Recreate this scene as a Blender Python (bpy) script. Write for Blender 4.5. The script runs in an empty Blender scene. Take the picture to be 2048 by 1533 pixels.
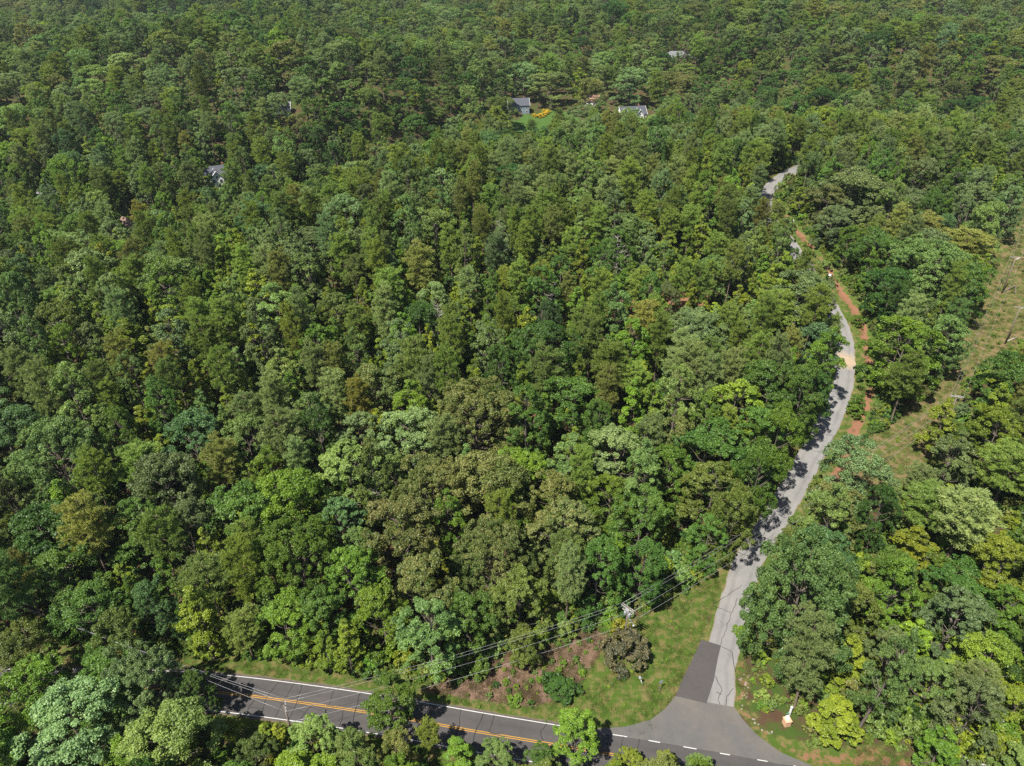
import bpy, math, random
import numpy as np
from mathutils import Vector

# ------------------------------------------------------------------ camera, sky, sun, exposure
W0, H0, F = 2048., 1533., 1410.
CAMH = 105.; PITCH = math.radians(32)
sc = bpy.context.scene
cam = bpy.data.cameras.new("camera"); co = bpy.data.objects.new("camera", cam)
sc.collection.objects.link(co); sc.camera = co
co.location = (0, 0, CAMH); co.rotation_euler = (math.pi/2 - PITCH, 0, 0)
cam.sensor_width = 36; cam.lens = 36*F/W0; cam.clip_end = 8000; cam.clip_start = 1

SUN_EL = math.radians(58); SUN_AZ = math.radians(222)      # compass-like: x = sin, y = cos
world = bpy.data.worlds.new("World"); sc.world = world; world.use_nodes = True
wn = world.node_tree; bg = wn.nodes["Background"]; sky = wn.nodes.new("ShaderNodeTexSky")
sky.sky_type = 'NISHITA'; sky.sun_disc = False; sky.sun_elevation = SUN_EL; sky.sun_rotation = SUN_AZ
sky.air_density = 1.0; sky.dust_density = 1.0; sky.ozone_density = 1.0
wn.links.new(sky.outputs[0], bg.inputs[0]); bg.inputs[1].default_value = 0.06
sl = bpy.data.lights.new("sun", 'SUN'); so = bpy.data.objects.new("sun", sl); sc.collection.objects.link(so)
sl.energy = 4.6; sl.angle = math.radians(0.53); sl.color = (1, .955, .87)
sd = Vector((math.sin(SUN_AZ)*math.cos(SUN_EL), math.cos(SUN_AZ)*math.cos(SUN_EL), math.sin(SUN_EL)))
so.rotation_euler = (-sd).to_track_quat('-Z', 'Y').to_euler()
so.location = (0, 0, 300)
vs = sc.view_settings; vs.view_transform = 'Standard'; vs.look = 'None'; vs.exposure = 1.12; vs.gamma = 1
vs.use_curve_mapping = False
cy = sc.cycles
cy.use_denoising = False; cy.max_bounces = 5; cy.diffuse_bounces = 3; cy.glossy_bounces = 2
cy.transmission_bounces = 3; cy.volume_bounces = 0; cy.transparent_max_bounces = 4
cy.caustics_reflective = False; cy.caustics_refractive = False
sc.render.use_persistent_data = False

rng = np.random.default_rng(11)
random.seed(5)
C = sc.collection

# ------------------------------------------------------------------ lie of the land
def sstep(t):
    t = np.clip(t, 0, 1); return t*t*(3-2*t)
def crest(x):
    return np.where(x > 0, 290., np.maximum(290+1.35*x, 165.))
def terr(x, y):
    x = np.asarray(x, float); y = np.asarray(y, float)
    yc = 0.5*crest(x)+0.25*crest(x-25)+0.25*crest(x+25)
    A = 26-10*sstep(-x/120)
    z = A*sstep((y-88)/(yc-88))-(A-7)*sstep((y-yc)/110.)
    z = z+30*sstep((y-yc-60)/150.)+6*sstep((y-620)/380.)
    return z+sstep((y-330)/200)*(5.5*np.sin(x*.017+1.3+y*.006)+6.*np.sin(y*.0215+x*.009)+3.*np.sin(x*.041-y*.031))
def tz(x, y): return float(terr(x, y))
CP, SP = math.cos(PITCH), math.sin(PITCH)
TS = np.concatenate([np.linspace(40, 500, 1200), np.linspace(501, 2500, 1600)])
def P(u, v, h=0.):
    """point of the land (or of a surface h above it) seen along one sight line"""
    x = (u-W0/2)/F; y = -(v-H0/2)/F
    d = np.array([x, CP+y*SP, -SP+y*CP])
    g = CAMH+d[2]*TS-terr(d[0]*TS, d[1]*TS)-h
    i = int(np.argmax(g < 0))
    a, b = TS[max(i-1, 0)], TS[i]
    for _ in range(22):
        m = (a+b)/2
        if CAMH+d[2]*m-tz(d[0]*m, d[1]*m)-h < 0: b = m
        else: a = m
    return np.array([d[0]*a, d[1]*a, CAMH+d[2]*a])
def proj(x, y, z):
    z = z-CAMH; dep = y*CP-z*SP
    return W0/2+F*x/dep, H0/2-F*(y*SP+z*CP)/dep, dep
def PL(pts): return np.array([P(*p)[:2] for p in pts])
def inpoly(x, y, poly):
    x = np.asarray(x); y = np.asarray(y); r = np.zeros(x.shape, bool); j = len(poly)-1
    for i in range(len(poly)):
        xi, yi = poly[i]; xj, yj = poly[j]
        c = ((yi > y) != (yj > y)) & (x < (xj-xi)*(y-yi)/((yj-yi) or 1e-9)+xi)
        r ^= c; j = i
    return r
def segdist(x, y, poly, closed=False):
    x = np.asarray(x); y = np.asarray(y); d = np.full(x.shape, 1e9)
    n = len(poly)
    for i in range(n if closed else n-1):
        a = poly[i]; b = poly[(i+1) % n]; ab = b-a
        t = np.clip(((x-a[0])*ab[0]+(y-a[1])*ab[1])/max(ab@ab, 1e-9), 0, 1)
        d = np.minimum(d, np.hypot(x-a[0]-t*ab[0], y-a[1]-t*ab[1]))
    return d
def sdf(x, y, poly):
    d = segdist(x, y, poly, True); return np.where(inpoly(x, y, poly), -d, d)

# ------------------------------------------------------------------ helpers
def new_obj(name, data, parent=None, **props):
    o = bpy.data.objects.new(name, data); C.objects.link(o)
    if parent is not None: o.parent = parent
    for k, v in props.items(): o[k] = v
    return o
def empty(name, loc, rz=0, **props):
    o = new_obj(name, None, **props); o.location = loc; o.rotation_euler = (0, 0, rz)
    o.empty_display_size = .5; return o
def paint(o, c): o['leaf_colour'] = [float(q) for q in c]
class MB:
    """collects shapes for ONE mesh"""
    def __init__(s): s.v = []; s.f = []; s.m = []; s.mi = 0
    def add(s, v, f):
        b = len(s.v); s.v += [tuple(map(float, p)) for p in v]
        s.f += [tuple(b+i for i in q) for q in f]; s.m += [s.mi]*len(f)
    def box(s, c, d, rz=0):
        cx, cy_, cz = c; a, b, h = d[0]/2, d[1]/2, d[2]/2; q = []
        for z in (-h, h):
            for x, y in ((-a, -b), (a, -b), (a, b), (-a, b)):
                q.append((cx+x*math.cos(rz)-y*math.sin(rz), cy_+x*math.sin(rz)+y*math.cos(rz), cz+z))
        s.add(q, [(3, 2, 1, 0), (4, 5, 6, 7), (0, 1, 5, 4), (1, 2, 6, 5), (2, 3, 7, 6), (3, 0, 4, 7)])
    def tube(s, pts, rad, n=6):
        pts = [Vector(p) for p in pts]; k = len(pts)
        if not hasattr(rad, '__len__'): rad = [rad]*k
        vv = []; ff = []
        for i, p in enumerate(pts):
            t = (pts[min(i+1, k-1)]-pts[max(i-1, 0)]).normalized()
            a = t.orthogonal().normalized() if abs(t.z) > .95 else t.cross(Vector((0, 0, 1))).normalized()
            b = t.cross(a)
            for j in range(n):
                w = 2*math.pi*j/n; vv.append(p+(a*math.cos(w)+b*math.sin(w))*rad[i])
        for i in range(k-1):
            for j in range(n):
                ff.append((i*n+j, i*n+(j+1) % n, (i+1)*n+(j+1) % n, (i+1)*n+j))
        ff += [tuple(range(n-1, -1, -1)), tuple((k-1)*n+j for j in range(n))]
        s.add(vv, ff)
    def lathe(s, c, prof, n=10):
        vv = []; ff = []
        for r, z in prof:
            for j in range(n):
                w = 2*math.pi*j/n; vv.append((c[0]+r*math.cos(w), c[1]+r*math.sin(w), c[2]+z))
        for i in range(len(prof)-1):
            for j in range(n):
                ff.append((i*n+j, i*n+(j+1) % n, (i+1)*n+(j+1) % n, (i+1)*n+j))
        ff += [tuple(range(n-1, -1, -1)), tuple((len(prof)-1)*n+j for j in range(n))]
        s.add(vv, ff)
    def mesh(s, name, mats, smooth=False):
        me = bpy.data.meshes.new(name); me.from_pydata(s.v, [], s.f); me.update()
        for m in (mats if isinstance(mats, (list, tuple)) else [mats]): me.materials.append(m)
        if max(s.m, default=0) > 0: me.polygons.foreach_set('material_index', s.m)
        if smooth: me.polygons.foreach_set('use_smooth', [True]*len(s.f))
        return me
    def build(s, name, mats, parent=None, smooth=False, **props):
        return new_obj(name, s.mesh(name, mats, smooth), parent, **props)

def raw_mesh(name, verts, tris, mats, attr=None, matidx=None, npoly=3):
    me = bpy.data.meshes.new(name)
    nf = len(tris)
    me.vertices.add(len(verts)); me.vertices.foreach_set('co', np.asarray(verts, np.float32).ravel())
    me.loops.add(nf*npoly); me.loops.foreach_set('vertex_index', np.asarray(tris, np.int32).ravel())
    me.polygons.add(nf)
    me.polygons.foreach_set('loop_start', np.arange(0, nf*npoly, npoly, dtype=np.int32))
    me.polygons.foreach_set('loop_total', np.full(nf, npoly, np.int32))
    if matidx is not None: me.polygons.foreach_set('material_index', np.asarray(matidx, np.int32))
    for m in mats: me.materials.append(m)
    if attr is not None:
        a = me.attributes.new('tint', 'FLOAT', 'FACE'); a.data.foreach_set('value', np.asarray(attr, np.float32))
    me.update(calc_edges=True); return me

# ------------------------------------------------------------------ materials
def mat(name):
    m = bpy.data.materials.new(name); m.use_nodes = True
    nt = m.node_tree; return m, nt, nt.nodes["Principled BSDF"]
def nd(nt, t, **kw):
    n = nt.nodes.new(t)
    for k, v in kw.items(): setattr(n, k, v)
    return n
def noise(nt, scale, detail=4, rough=.55, coord=None, dim='3D'):
    n = nd(nt, "ShaderNodeTexNoise"); n.inputs['Scale'].default_value = scale
    n.inputs['Detail'].default_value = detail; n.inputs['Roughness'].default_value = rough
    if coord is not None: nt.links.new(coord, n.inputs['Vector'])
    return n.outputs[0]
def ramp(nt, fac, stops):
    r = nd(nt, "ShaderNodeValToRGB"); e = r.color_ramp.elements
    while len(e) < len(stops): e.new(.5)
    for q, (p, c) in zip(e, stops): q.position = p; q.color = (*c, 1) if len(c) == 3 else c
    nt.links.new(fac, r.inputs[0]); return r.outputs[0]
def mixc(nt, fac, a, b, mode='MIX'):
    n = nd(nt, "ShaderNodeMix", data_type='RGBA', blend_type=mode)
    for k, v in ((0, fac), (6, a), (7, b)):
        if isinstance(v, (int, float)): n.inputs[k].default_value = v
        elif isinstance(v, tuple): n.inputs[k].default_value = (*v, 1)
        else: nt.links.new(v, n.inputs[k])
    return n.outputs[2]
def mth(nt, op, a, b=0., c=None, clamp=False):
    n = nd(nt, "ShaderNodeMath", operation=op, use_clamp=clamp)
    for k, v in enumerate((a, b, c)):
        if v is None: continue
        if isinstance(v, (int, float)): n.inputs[k].default_value = v
        else: nt.links.new(v, n.inputs[k])
    return n.outputs[0]
def bump(nt, bs, h, strength=.5, dist=.05):
    b = nd(nt, "ShaderNodeBump"); b.inputs['Strength'].default_value = strength; b.inputs['Distance'].default_value = dist
    nt.links.new(h, b.inputs['Height']); nt.links.new(b.outputs[0], bs.inputs['Normal'])
def gpos(nt): return nd(nt, "ShaderNodeNewGeometry").outputs['Position']

def leaf_mat(name, rough=.45, spec=.4, trans=.34, gain=1.):
    m, nt, bs = mat(name)
    oi = nd(nt, "ShaderNodeAttribute", attribute_name='leaf_colour', attribute_type='INSTANCER'); at = nd(nt, "ShaderNodeAttribute", attribute_name='tint')
    t = at.outputs['Fac']
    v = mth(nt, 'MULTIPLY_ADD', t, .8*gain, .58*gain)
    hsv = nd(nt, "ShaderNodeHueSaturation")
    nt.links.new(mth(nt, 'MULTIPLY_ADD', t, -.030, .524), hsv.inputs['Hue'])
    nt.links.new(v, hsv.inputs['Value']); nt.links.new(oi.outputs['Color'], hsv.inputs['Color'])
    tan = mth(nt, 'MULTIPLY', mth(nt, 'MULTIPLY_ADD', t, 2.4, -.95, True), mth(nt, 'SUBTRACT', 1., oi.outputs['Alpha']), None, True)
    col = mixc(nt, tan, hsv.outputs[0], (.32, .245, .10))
    nt.links.new(col, bs.inputs['Base Color'])
    bs.inputs['Roughness'].default_value = rough; bs.inputs['Specular IOR Level'].default_value = spec
    tr = nd(nt, "ShaderNodeBsdfTranslucent")
    nt.links.new(mixc(nt, 1., col, (1.0, 1.1, .55), 'MULTIPLY'), tr.inputs[0])
    mx = nd(nt, "ShaderNodeMixShader"); mx.inputs[0].default_value = trans
    nt.links.new(bs.outputs[0], mx.inputs[1]); nt.links.new(tr.outputs[0], mx.inputs[2])
    nt.links.new(mx.outputs[0], nt.nodes['Material Output'].inputs[0]); return m
LEAF = leaf_mat("leaf"); NEEDLE = leaf_mat("needle", .5, .3, .36, 1.6); BLADE = leaf_mat("grass_blade", .6, .2, .3)

def simple(name, c1, c2, scale=6., rough=.8, bmp=.3, spec=.3, metal=0, stretch=None):
    m, nt, bs = mat(name)
    tc = nd(nt, "ShaderNodeTexCoord").outputs['Object']
    if stretch:
        mp = nd(nt, "ShaderNodeMapping"); mp.inputs['Scale'].default_value = stretch; nt.links.new(tc, mp.inputs[0]); tc = mp.outputs[0]
    n = noise(nt, scale, 5, .6, tc)
    nt.links.new(ramp(nt, n, [(.3, c1), (.7, c2)]), bs.inputs['Base Color'])
    bs.inputs['Roughness'].default_value = rough; bs.inputs['Specular IOR Level'].default_value = spec
    bs.inputs['Metallic'].default_value = metal
    if bmp: bump(nt, bs, n, bmp, .02)
    return m
BARK = simple("bark", (.075, .06, .047), (.17, .142, .118), 5, .9, .5, .2, 0, (3, 3, .6))
PBARK = simple("pine_bark", (.09, .065, .05), (.22, .165, .125), 5, .9, .5, .2, 0, (3, 3, .6))
DEADW = simple("dead_wood", (.26, .23, .20), (.44, .40, .36), 4, .9, .3, .2, 0, (3, 3, .5))
POLEW = simple("pole_wood", (.10, .08, .065), (.20, .165, .135), 4, .9, .3, .2, 0, (4, 4, .4))
ARMW = simple("weathered_arm", (.24, .225, .205), (.36, .34, .31), 5, .85, .2, .2)
STEEL = simple("galvanised_steel", (.42, .44, .46), (.60, .62, .64), 8, .45, .05, .5, .6)
CANP = simple("transformer_paint", (.20, .22, .24), (.28, .30, .32), 5, .5, .05, .4)
PORC = simple("insulator", (.22, .22, .23), (.34, .34, .34), 5, .3, 0, .5)
WIREM = simple("aluminium_wire", (.28, .28, .29), (.38, .38, .38), 3, .4, 0, .5, .3)
WPAINT = simple("white_paint", (.62, .62, .60), (.80, .80, .78), 3, .6, .05, .4)
SIGNBACK = simple("sign_back", (.40, .43, .50), (.52, .55, .62), 4, .4, 0, .5, .5)
GLASSM = simple("window_glass", (.02, .025, .03), (.05, .06, .07), 2, .08, 0, .6)
ROCKM = simple("stone", (.16, .13, .11), (.30, .26, .22), 3, .9, .6, .2)
FLOWER = simple("yellow_flower", (.55, .36, .02), (.75, .55, .04), 9, .7, .3, .2)

# ------------------------------------------------------------------ roads and land marks laid out on the land
YEL = [(97, 1372), (275, 1374), (437, 1384.6), (597, 1405), (717, 1422.6), (838, 1442.6), (949, 1463.5), (1088, 1486.6), (1200, 1506), (1275, 1518), (1420, 1545)]
yc_ = PL(YEL)
d0 = yc_[0]-yc_[1]; d1 = yc_[-1]-yc_[-3]
MAIN = np.vstack([yc_[0]+d0/np.linalg.norm(d0)*np.array([[130], [60], [25]])+np.array([[0, -14], [0, -3.5], [0, -.6]]), yc_,
                  yc_[-1]+d1/np.linalg.norm(d1)*np.array([[12], [35], [80]])])
def resample(pts, step):
    # smooth the corners, then even steps
    p = np.asarray(pts, float)
    for _ in range(3):
        q = [p[0]]
        for a, b in zip(p[:-1], p[1:]): q += [a*.75+b*.25, a*.25+b*.75]
        q.append(p[-1]); p = np.array(q)
    s = np.concatenate([[0], np.cumsum(np.hypot(*np.diff(p, axis=0).T))])
    t = np.arange(0, s[-1], step)
    return np.stack([np.interp(t, s, p[:, 0]), np.interp(t, s, p[:, 1])], 1)
MAINR = resample(MAIN, 1.0)
SR = [(1470, 1415), (1470, 1342), (1479, 1310), (1521, 1133), (1545, 1102), (1583, 1037), (1611.8, 987), (1669, 875.8), (1694, 822), (1708.7, 771.7),
      (1711, 721), (1708.6, 687), (1701.4, 658.8), (1683, 623), (1665.5, 594), (1647, 562), (1633, 536.8), (1611, 511), (1586.6, 475.8)]
sr = PL(SR)
far_r = np.array([[93.2, 238], [93.6, 250], [97.5, 260], [104, 272], [115, 286], [132, 305], [150, 330], [160, 370]])
SIDE_E = resample(np.vstack([sr[0]+(sr[0]-sr[1])*.45, sr, far_r]), 1.0)          # right-hand edge
def normals(p):
    t = np.gradient(p, axis=0); t /= np.linalg.norm(t, axis=1)[:, None]
    return np.stack([-t[:, 1], t[:, 0]], 1)              # to the left of travel
SW = 5.5
SIDE = SIDE_E+normals(SIDE_E)*SW/2                       # centre line
VERGE_R = [(1708, 771), (1750, 770), (1742, 690), (1722, 640), (1690, 590), (1665, 550), (1645, 520), (1620, 480), (1600, 440)]
CLEAR = PL([(2044, 380), (1992, 470), (1970, 560), (1935, 650), (1892, 715), (1850, 780), (1795, 840), (1730, 880), (1690, 945), (1700, 1010),
            (1780, 1010), (1850, 960), (1872, 890), (1925, 800), (1985, 735), (2048, 690), (2130, 640), (2200, 480), (2170, 380)])
GRASS_TRI = PL([(735, 1388), (810, 1380), (880, 1384), (960, 1400), (1060, 1412), (1130, 1395), (1180, 1330), (1215, 1270), (1290, 1225), (1395, 1165), (1452, 1120), (1462, 1135),
                (1425, 1211), (1404, 1279), (1361, 1366), (1345, 1400), (1302, 1440), (1250, 1454), (1190, 1462)])
BANK = PL([(845, 1382), (905, 1345), (990, 1315), (1100, 1290), (1190, 1255), (1215, 1270), (1180, 1330), (1130, 1395), (1060, 1412), (960, 1400)])
LAWN = PL([(1010, 262), (1016, 240), (1060, 231), (1095, 222), (1150, 228), (1180, 262), (1100, 285)])
CLAY_SPOTS = [PL([(1335, 720), (1480, 690), (1500, 740), (1420, 770), (1330, 790)]), PL([(1180, 610), (1440, 560), (1440, 600), (1300, 650), (1190, 640)]),
              PL([(0, 1215), (35, 1215), (45, 1260), (5, 1265)]), PL([(1010, 840), (1080, 830), (1080, 860), (1020, 870)]), PL([(1060, 1075), (1085, 1075), (1085, 1095), (1060, 1095)])]
CORNER = PL([(1470, 1300), (1500, 1330), (1500, 1420), (1560, 1480), (1660, 1500), (1760, 1490), (1850, 1520), (1840, 1560), (1640, 1545), (1560, 1505), (1485, 1440), (1468, 1415)])

# ------------------------------------------------------------------ the ground sheet
def axis(lo, a, b, hi, fine, grow):
    f = list(np.arange(a, b, fine)); s = fine; x = f[-1]
    while x < hi: s = min(s*grow, 120); x += s; f.append(x)
    s = fine; x = f[0]; pre = []
    while x > lo: s = min(s*grow, 120); x -= s; pre.append(x)
    return np.array(pre[::-1]+f)
gx = axis(-4500, -100, 185, 4500, .9, 1.09); gy = axis(-600, 44, 275, 7000, .9, 1.07)
GX, GY = np.meshgrid(gx, gy); GZ = terr(GX, GY)
fx, fy = GX.ravel(), GY.ravel()
dm = segdist(fx, fy, MAINR[::4]); ds = segdist(fx, fy, SIDE[::3])
near = (fy < 330) & (fy > 30) & (np.abs(fx) < 240)
def field(poly, soft=1.5):
    r = np.zeros(fx.shape); r[near] = np.clip(.5-sdf(fx[near], fy[near], poly)/soft/2, 0, 1); return r
side_of = np.zeros(fx.shape)     # which side of the side road: + = right
idx = np.argmin((fx[near][:, None]-SIDE[::6, 0])**2+(fy[near][:, None]-SIDE[::6, 1])**2, 1)
nrm = normals(SIDE)[::6]
side_of[near] = -((fx[near]-SIDE[::6, 0][idx])*nrm[idx, 0]+(fy[near]-SIDE[::6, 1][idx])*nrm[idx, 1])
grass = np.clip((8.6-dm)/1.8, 0, 1)
vr = np.where((side_of > 0) & (fy > 84), np.clip((11.-ds)/2.5, 0, 1), np.clip((3.9-ds)/1.0, 0, 1))
grass = np.maximum(grass, np.where(fy < 300, vr, 0))
grass = np.maximum(grass, field(GRASS_TRI)); grass = np.maximum(grass, field(CORNER)*.8)
lw = np.clip(.5-sdf(fx, fy, LAWN)/3, 0, 1)
dry = field(CLEAR, 2.)
bank = field(BANK, 1.2); grass *= 1-bank
seg = np.clip(1.0+.45*np.sin(fy*.115-1.2)+.25*np.sin(fy*.31), 0, 1)
clay = np.where((side_of > 4.4) & (side_of < 9.8) & (fy > 116) & (fy < 245), np.clip(1.15-np.abs(side_of-6.5-.5*np.sin(fy*.21))/1.65, 0, 1)*seg*(.75+.25*np.sin(fy*.9+2*np.sin(fx*.7))), 0)
for q in CLAY_SPOTS: clay = np.maximum(clay, field(q, 1.5)*.9)
clay = np.clip(clay*1.4, 0, 1); clay = np.maximum(clay, field(CORNER, 1.)*.45)
# a shallow ditch along the clay strip, low banks by the roads
GZ = GZ-(.35*np.clip(clay, 0, 1)*(side_of > 5)).reshape(GZ.shape)
bumpy = np.clip((np.minimum(dm, ds)-5)/6, 0, 1)*(.18*np.sin(fx*.9+2*np.sin(fy*.37))*np.sin(fy*.8+1.7*np.sin(fx*.31)))
GZ = GZ+bumpy.reshape(GZ.shape)
n1, n2 = len(gy), len(gx)
ii = np.arange(n1*n2).reshape(n1, n2)
quads = np.stack([ii[:-1, :-1], ii[:-1, 1:], ii[1:, 1:], ii[1:, :-1]], -1).reshape(-1, 4)
m, nt, bs = mat("ground")
pos = gpos(nt)
def mask(name): return nd(nt, "ShaderNodeAttribute", attribute_name=name).outputs['Fac']
nb = noise(nt, .12, 5, .6, pos); nm = noise(nt, .7, 5, .65, pos); nf_ = noise(nt, 5., 4, .7, pos)
def edge(a, w=.7):                                  # ragged edge from a soft mask and noise
    return mth(nt, 'MULTIPLY_ADD', mth(nt, 'ADD', a, mth(nt, 'MULTIPLY_ADD', nm, w*1.6, -.8*w)), 4., -1.5, True)
litter = mixc(nt, nf_, mixc(nt, nb, (.030, .022, .014), (.085, .045, .025)), mixc(nt, nm, (.055, .036, .022), (.115, .066, .036)))
claycol = mixc(nt, nm, mixc(nt, nf_, (.115, .045, .022), (.25, .105, .055)), (.20, .115, .07))
grasscol = mixc(nt, ramp(nt, nm, [(.46, (0, 0, 0)), (.60, (1, 1, 1))]), mixc(nt, nf_, (.034, .066, .009), (.072, .112, .016)), mixc(nt, nb, (.155, .105, .05), (.10, .115, .028)))
drycol = mixc(nt, ramp(nt, nm, [(.44, (0, 0, 0)), (.58, (1, 1, 1))]), mixc(nt, nf_, (.046, .068, .013), (.084, .105, .022)), mixc(nt, nb, (.19, .12, .07), (.12, .10, .04)))
bankcol = mixc(nt, nf_, mixc(nt, nm, (.10, .068, .05), (.18, .125, .095)), mixc(nt, nb, (.20, .11, .065), (.14, .095, .066)))
lawncol = mixc(nt, nm, (.042, .088, .016), (.06, .112, .022))
litter = mixc(nt, ramp(nt, noise(nt, .35, 5, .65, pos), [(.42, (0, 0, 0)), (.58, (1, 1, 1))]), litter, mixc(nt, nf_, (.022, .045, .008), (.06, .095, .016)))
c = mixc(nt, edge(mask('grass')), litter, grasscol)
c = mixc(nt, edge(mask('dry')), c, drycol)
c = mixc(nt, edge(mask('bank')), c, bankcol)
c = mixc(nt, edge(mask('clay'), .9), c, claycol)
c = mixc(nt, edge(mask('lawn'), .3), c, lawncol)
nt.links.new(c, bs.inputs['Base Color']); bs.inputs['Roughness'].default_value = .95; bs.inputs['Specular IOR Level'].default_value = .15
bump(nt, bs, mth(nt, 'ADD', nf_, nm), .8, .15)
me = raw_mesh("ground", np.stack([fx, fy, GZ.ravel()], 1), quads, [m], npoly=4)
for nme, arr in (('grass', grass), ('dry', dry), ('bank', bank), ('clay', clay), ('lawn', lw)):
    a = me.attributes.new(nme, 'FLOAT', 'POINT'); a.data.foreach_set('value', np.asarray(arr, np.float32))
me.polygons.foreach_set('use_smooth', np.ones(len(quads), bool))
new_obj("ground", me, kind="structure", label="rolling ground of leaf litter, red clay and grass under the woods", category="ground")

# ------------------------------------------------------------------ roads
def asphalt(name, a, b, sc_=1., speck=.25, tracks=None, worn=0., sand=None):
    m, nt, bs = mat(name); pos = gpos(nt)
    big = noise(nt, .18, 5, .6, pos); mid = noise(nt, 1.1, 5, .6, pos); fine = noise(nt, 14, 3, .7, pos)
    col = mixc(nt, mid, a, b); col = mixc(nt, ramp(nt, big, [(.35, (0, 0, 0)), (.7, (1, 1, 1))]), col, mixc(nt, .5, col, tracks or b))
    col = mixc(nt, speck, col, mixc(nt, ramp(nt, fine, [(.3, (.15, .15, .15)), (.7, (.95, .95, .95))]), (0, 0, 0), col))
    if worn:
        ac = mth(nt, 'ABSOLUTE', nd(nt, "ShaderNodeAttribute", attribute_name='across').outputs['Fac'])
        tr = mth(nt, 'SUBTRACT', 1., mth(nt, 'MULTIPLY', mth(nt, 'ABSOLUTE', mth(nt, 'SUBTRACT', ac, .48)), 5.), None, True)      # wheel tracks
        lng = noise(nt, .5, 4, .7, pos); col = mixc(nt, mth(nt, 'MULTIPLY', tr, mth(nt, 'MULTIPLY_ADD', lng, .9, -.1, True)), col, mixc(nt, .55, col, (.02, .02, .02)))
        eg = mth(nt, 'MULTIPLY_ADD', mth(nt, 'ADD', ac, mth(nt, 'MULTIPLY', mid, .22)), 9., -9.1, True); col = mixc(nt, mth(nt, 'MULTIPLY', eg, worn), col, (.16, .11, .065))
        st = ramp(nt, noise(nt, .35, 5, .7, pos), [(.60, (0, 0, 0)), (.72, (1, 1, 1))]); col = mixc(nt, mth(nt, 'MULTIPLY', st, .45), col, mixc(nt, .6, col, (.03, .03, .03)))
    if sand is not None:
        vd = nd(nt, "ShaderNodeVectorMath", operation='DISTANCE'); nt.links.new(pos, vd.inputs[0]); vd.inputs[1].default_value = tuple(sand)
        sm = mth(nt, 'MULTIPLY_ADD', mth(nt, 'ADD', mth(nt, 'MULTIPLY', vd.outputs['Value'], .16), mth(nt, 'MULTIPLY', mid, 1.1)), -2.6, 3.2, True); col = mixc(nt, mth(nt, 'MULTIPLY', sm, .8), col, (.34, .25, .16))
    nt.links.new(col, bs.inputs['Base Color']); bs.inputs['Roughness'].default_value = .85; bs.inputs['Specular IOR Level'].default_value = .3
    bump(nt, bs, fine, .3, .01); return m
A_MAIN = asphalt("main_asphalt", (.050, .046, .045), (.075, .070, .068), tracks=(.095, .086, .08), worn=.6)
A_SIDE = asphalt("old_pale_asphalt", (.150, .146, .142), (.215, .21, .204), tracks=(.27, .255, .235), worn=.75, sand=P(1690, 722))
A_APRON = asphalt("apron_asphalt", (.078, .077, .075), (.115, .112, .108), tracks=(.17, .14, .112))
A_PATCH = asphalt("patch_asphalt", (.052, .047, .046), (.078, .07, .068))
LWHITE = asphalt("line_white", (.40, .40, .385), (.60, .60, .58), speck=.3); LYEL = asphalt("line_yellow", (.38, .19, .02), (.52, .28, .04), speck=.35)
TAR = asphalt("crack_tar", (.018, .018, .018), (.03, .03, .03))
def ribbon(name, ctr, lo, hi, z, material, parent=None, cols=6, jit=0., nr=None, **props):
    nr = normals(ctr) if nr is None else nr
    t = np.linspace(0, 1, cols+1); v = []
    for i in range(len(ctr)):
        a = lo+jit*(math.sin(i*.7)+math.sin(i*1.9+1)+random.uniform(-1, 1))*.4; b = hi+jit*(math.sin(i*.53+2)+math.sin(i*1.3)+random.uniform(-1, 1))*.4
        q = ctr[i]+nr[i]*(a+(b-a)*t)[:, None]
        v.append(np.stack([q[:, 0], q[:, 1], terr(q[:, 0], q[:, 1])+z], 1))
    ac = np.tile(np.linspace(-1, 1, cols+1), len(ctr)); v = np.concatenate(v); k = cols+1; idx = np.arange(len(v)).reshape(-1, k)
    f = np.stack([idx[:-1, 1:], idx[:-1, :-1], idx[1:, :-1], idx[1:, 1:]], -1).reshape(-1, 4)
    me = raw_mesh(name, v, f, [material], npoly=4)
    if cols > 3: a = me.attributes.new('across', 'FLOAT', 'POINT'); a.data.foreach_set('value', ac.astype(np.float32))
    return new_obj(name, me, parent, **props)
ROADZ = .06
main = ribbon("road", MAINR, -3.75, 3.75, ROADZ, A_MAIN, cols=14, jit=.14, kind="structure", label="dark two-lane asphalt road with double yellow centre line", category="road")
side = ribbon("road", SIDE, -SW/2, SW/2, ROADZ+.004, A_SIDE, cols=14, jit=.2, kind="structure", label="pale worn grey side road winding up through the wood", category="road")
def sheet(name, poly, z, material, parent=None, **props):
    v = [(x, y, tz(x, y)+z) for x, y in poly]
    me = bpy.data.meshes.new(name); me.from_pydata(v, [], [tuple(range(len(v)))]); me.materials.append(material)
    if me.polygons[0].normal.z < 0: me.flip_normals()
    return new_obj(name, me, parent, **props)
apron = sheet("road_apron", PL([(1196, 1458), (1253, 1454), (1302, 1440), (1331, 1418), (1350, 1393), (1410, 1405), (1468.5, 1415), (1485, 1439), (1514, 1471), (1560, 1505),
            (1625, 1533), (1570, 1531), (1440, 1506), (1310, 1484), (1200, 1468)]), ROADZ+.010, A_APRON, kind="structure", label="grey asphalt flare where the side road meets the two-lane road", category="road")
sheet("asphalt_patch", PL([(1403, 1280), (1442, 1292), (1436, 1315), (1428, 1360), (1413, 1408), (1352, 1393), (1361, 1368), (1380, 1330)]), ROADZ+.012, A_PATCH, side)
up = np.array([0, 1.])
x_of = MAINR[:, 0]
sel = (x_of > -150)
xe0 = P(1183, 1466)[0]
ml = MAINR[(x_of < xe0) & (x_of > -150)]
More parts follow.
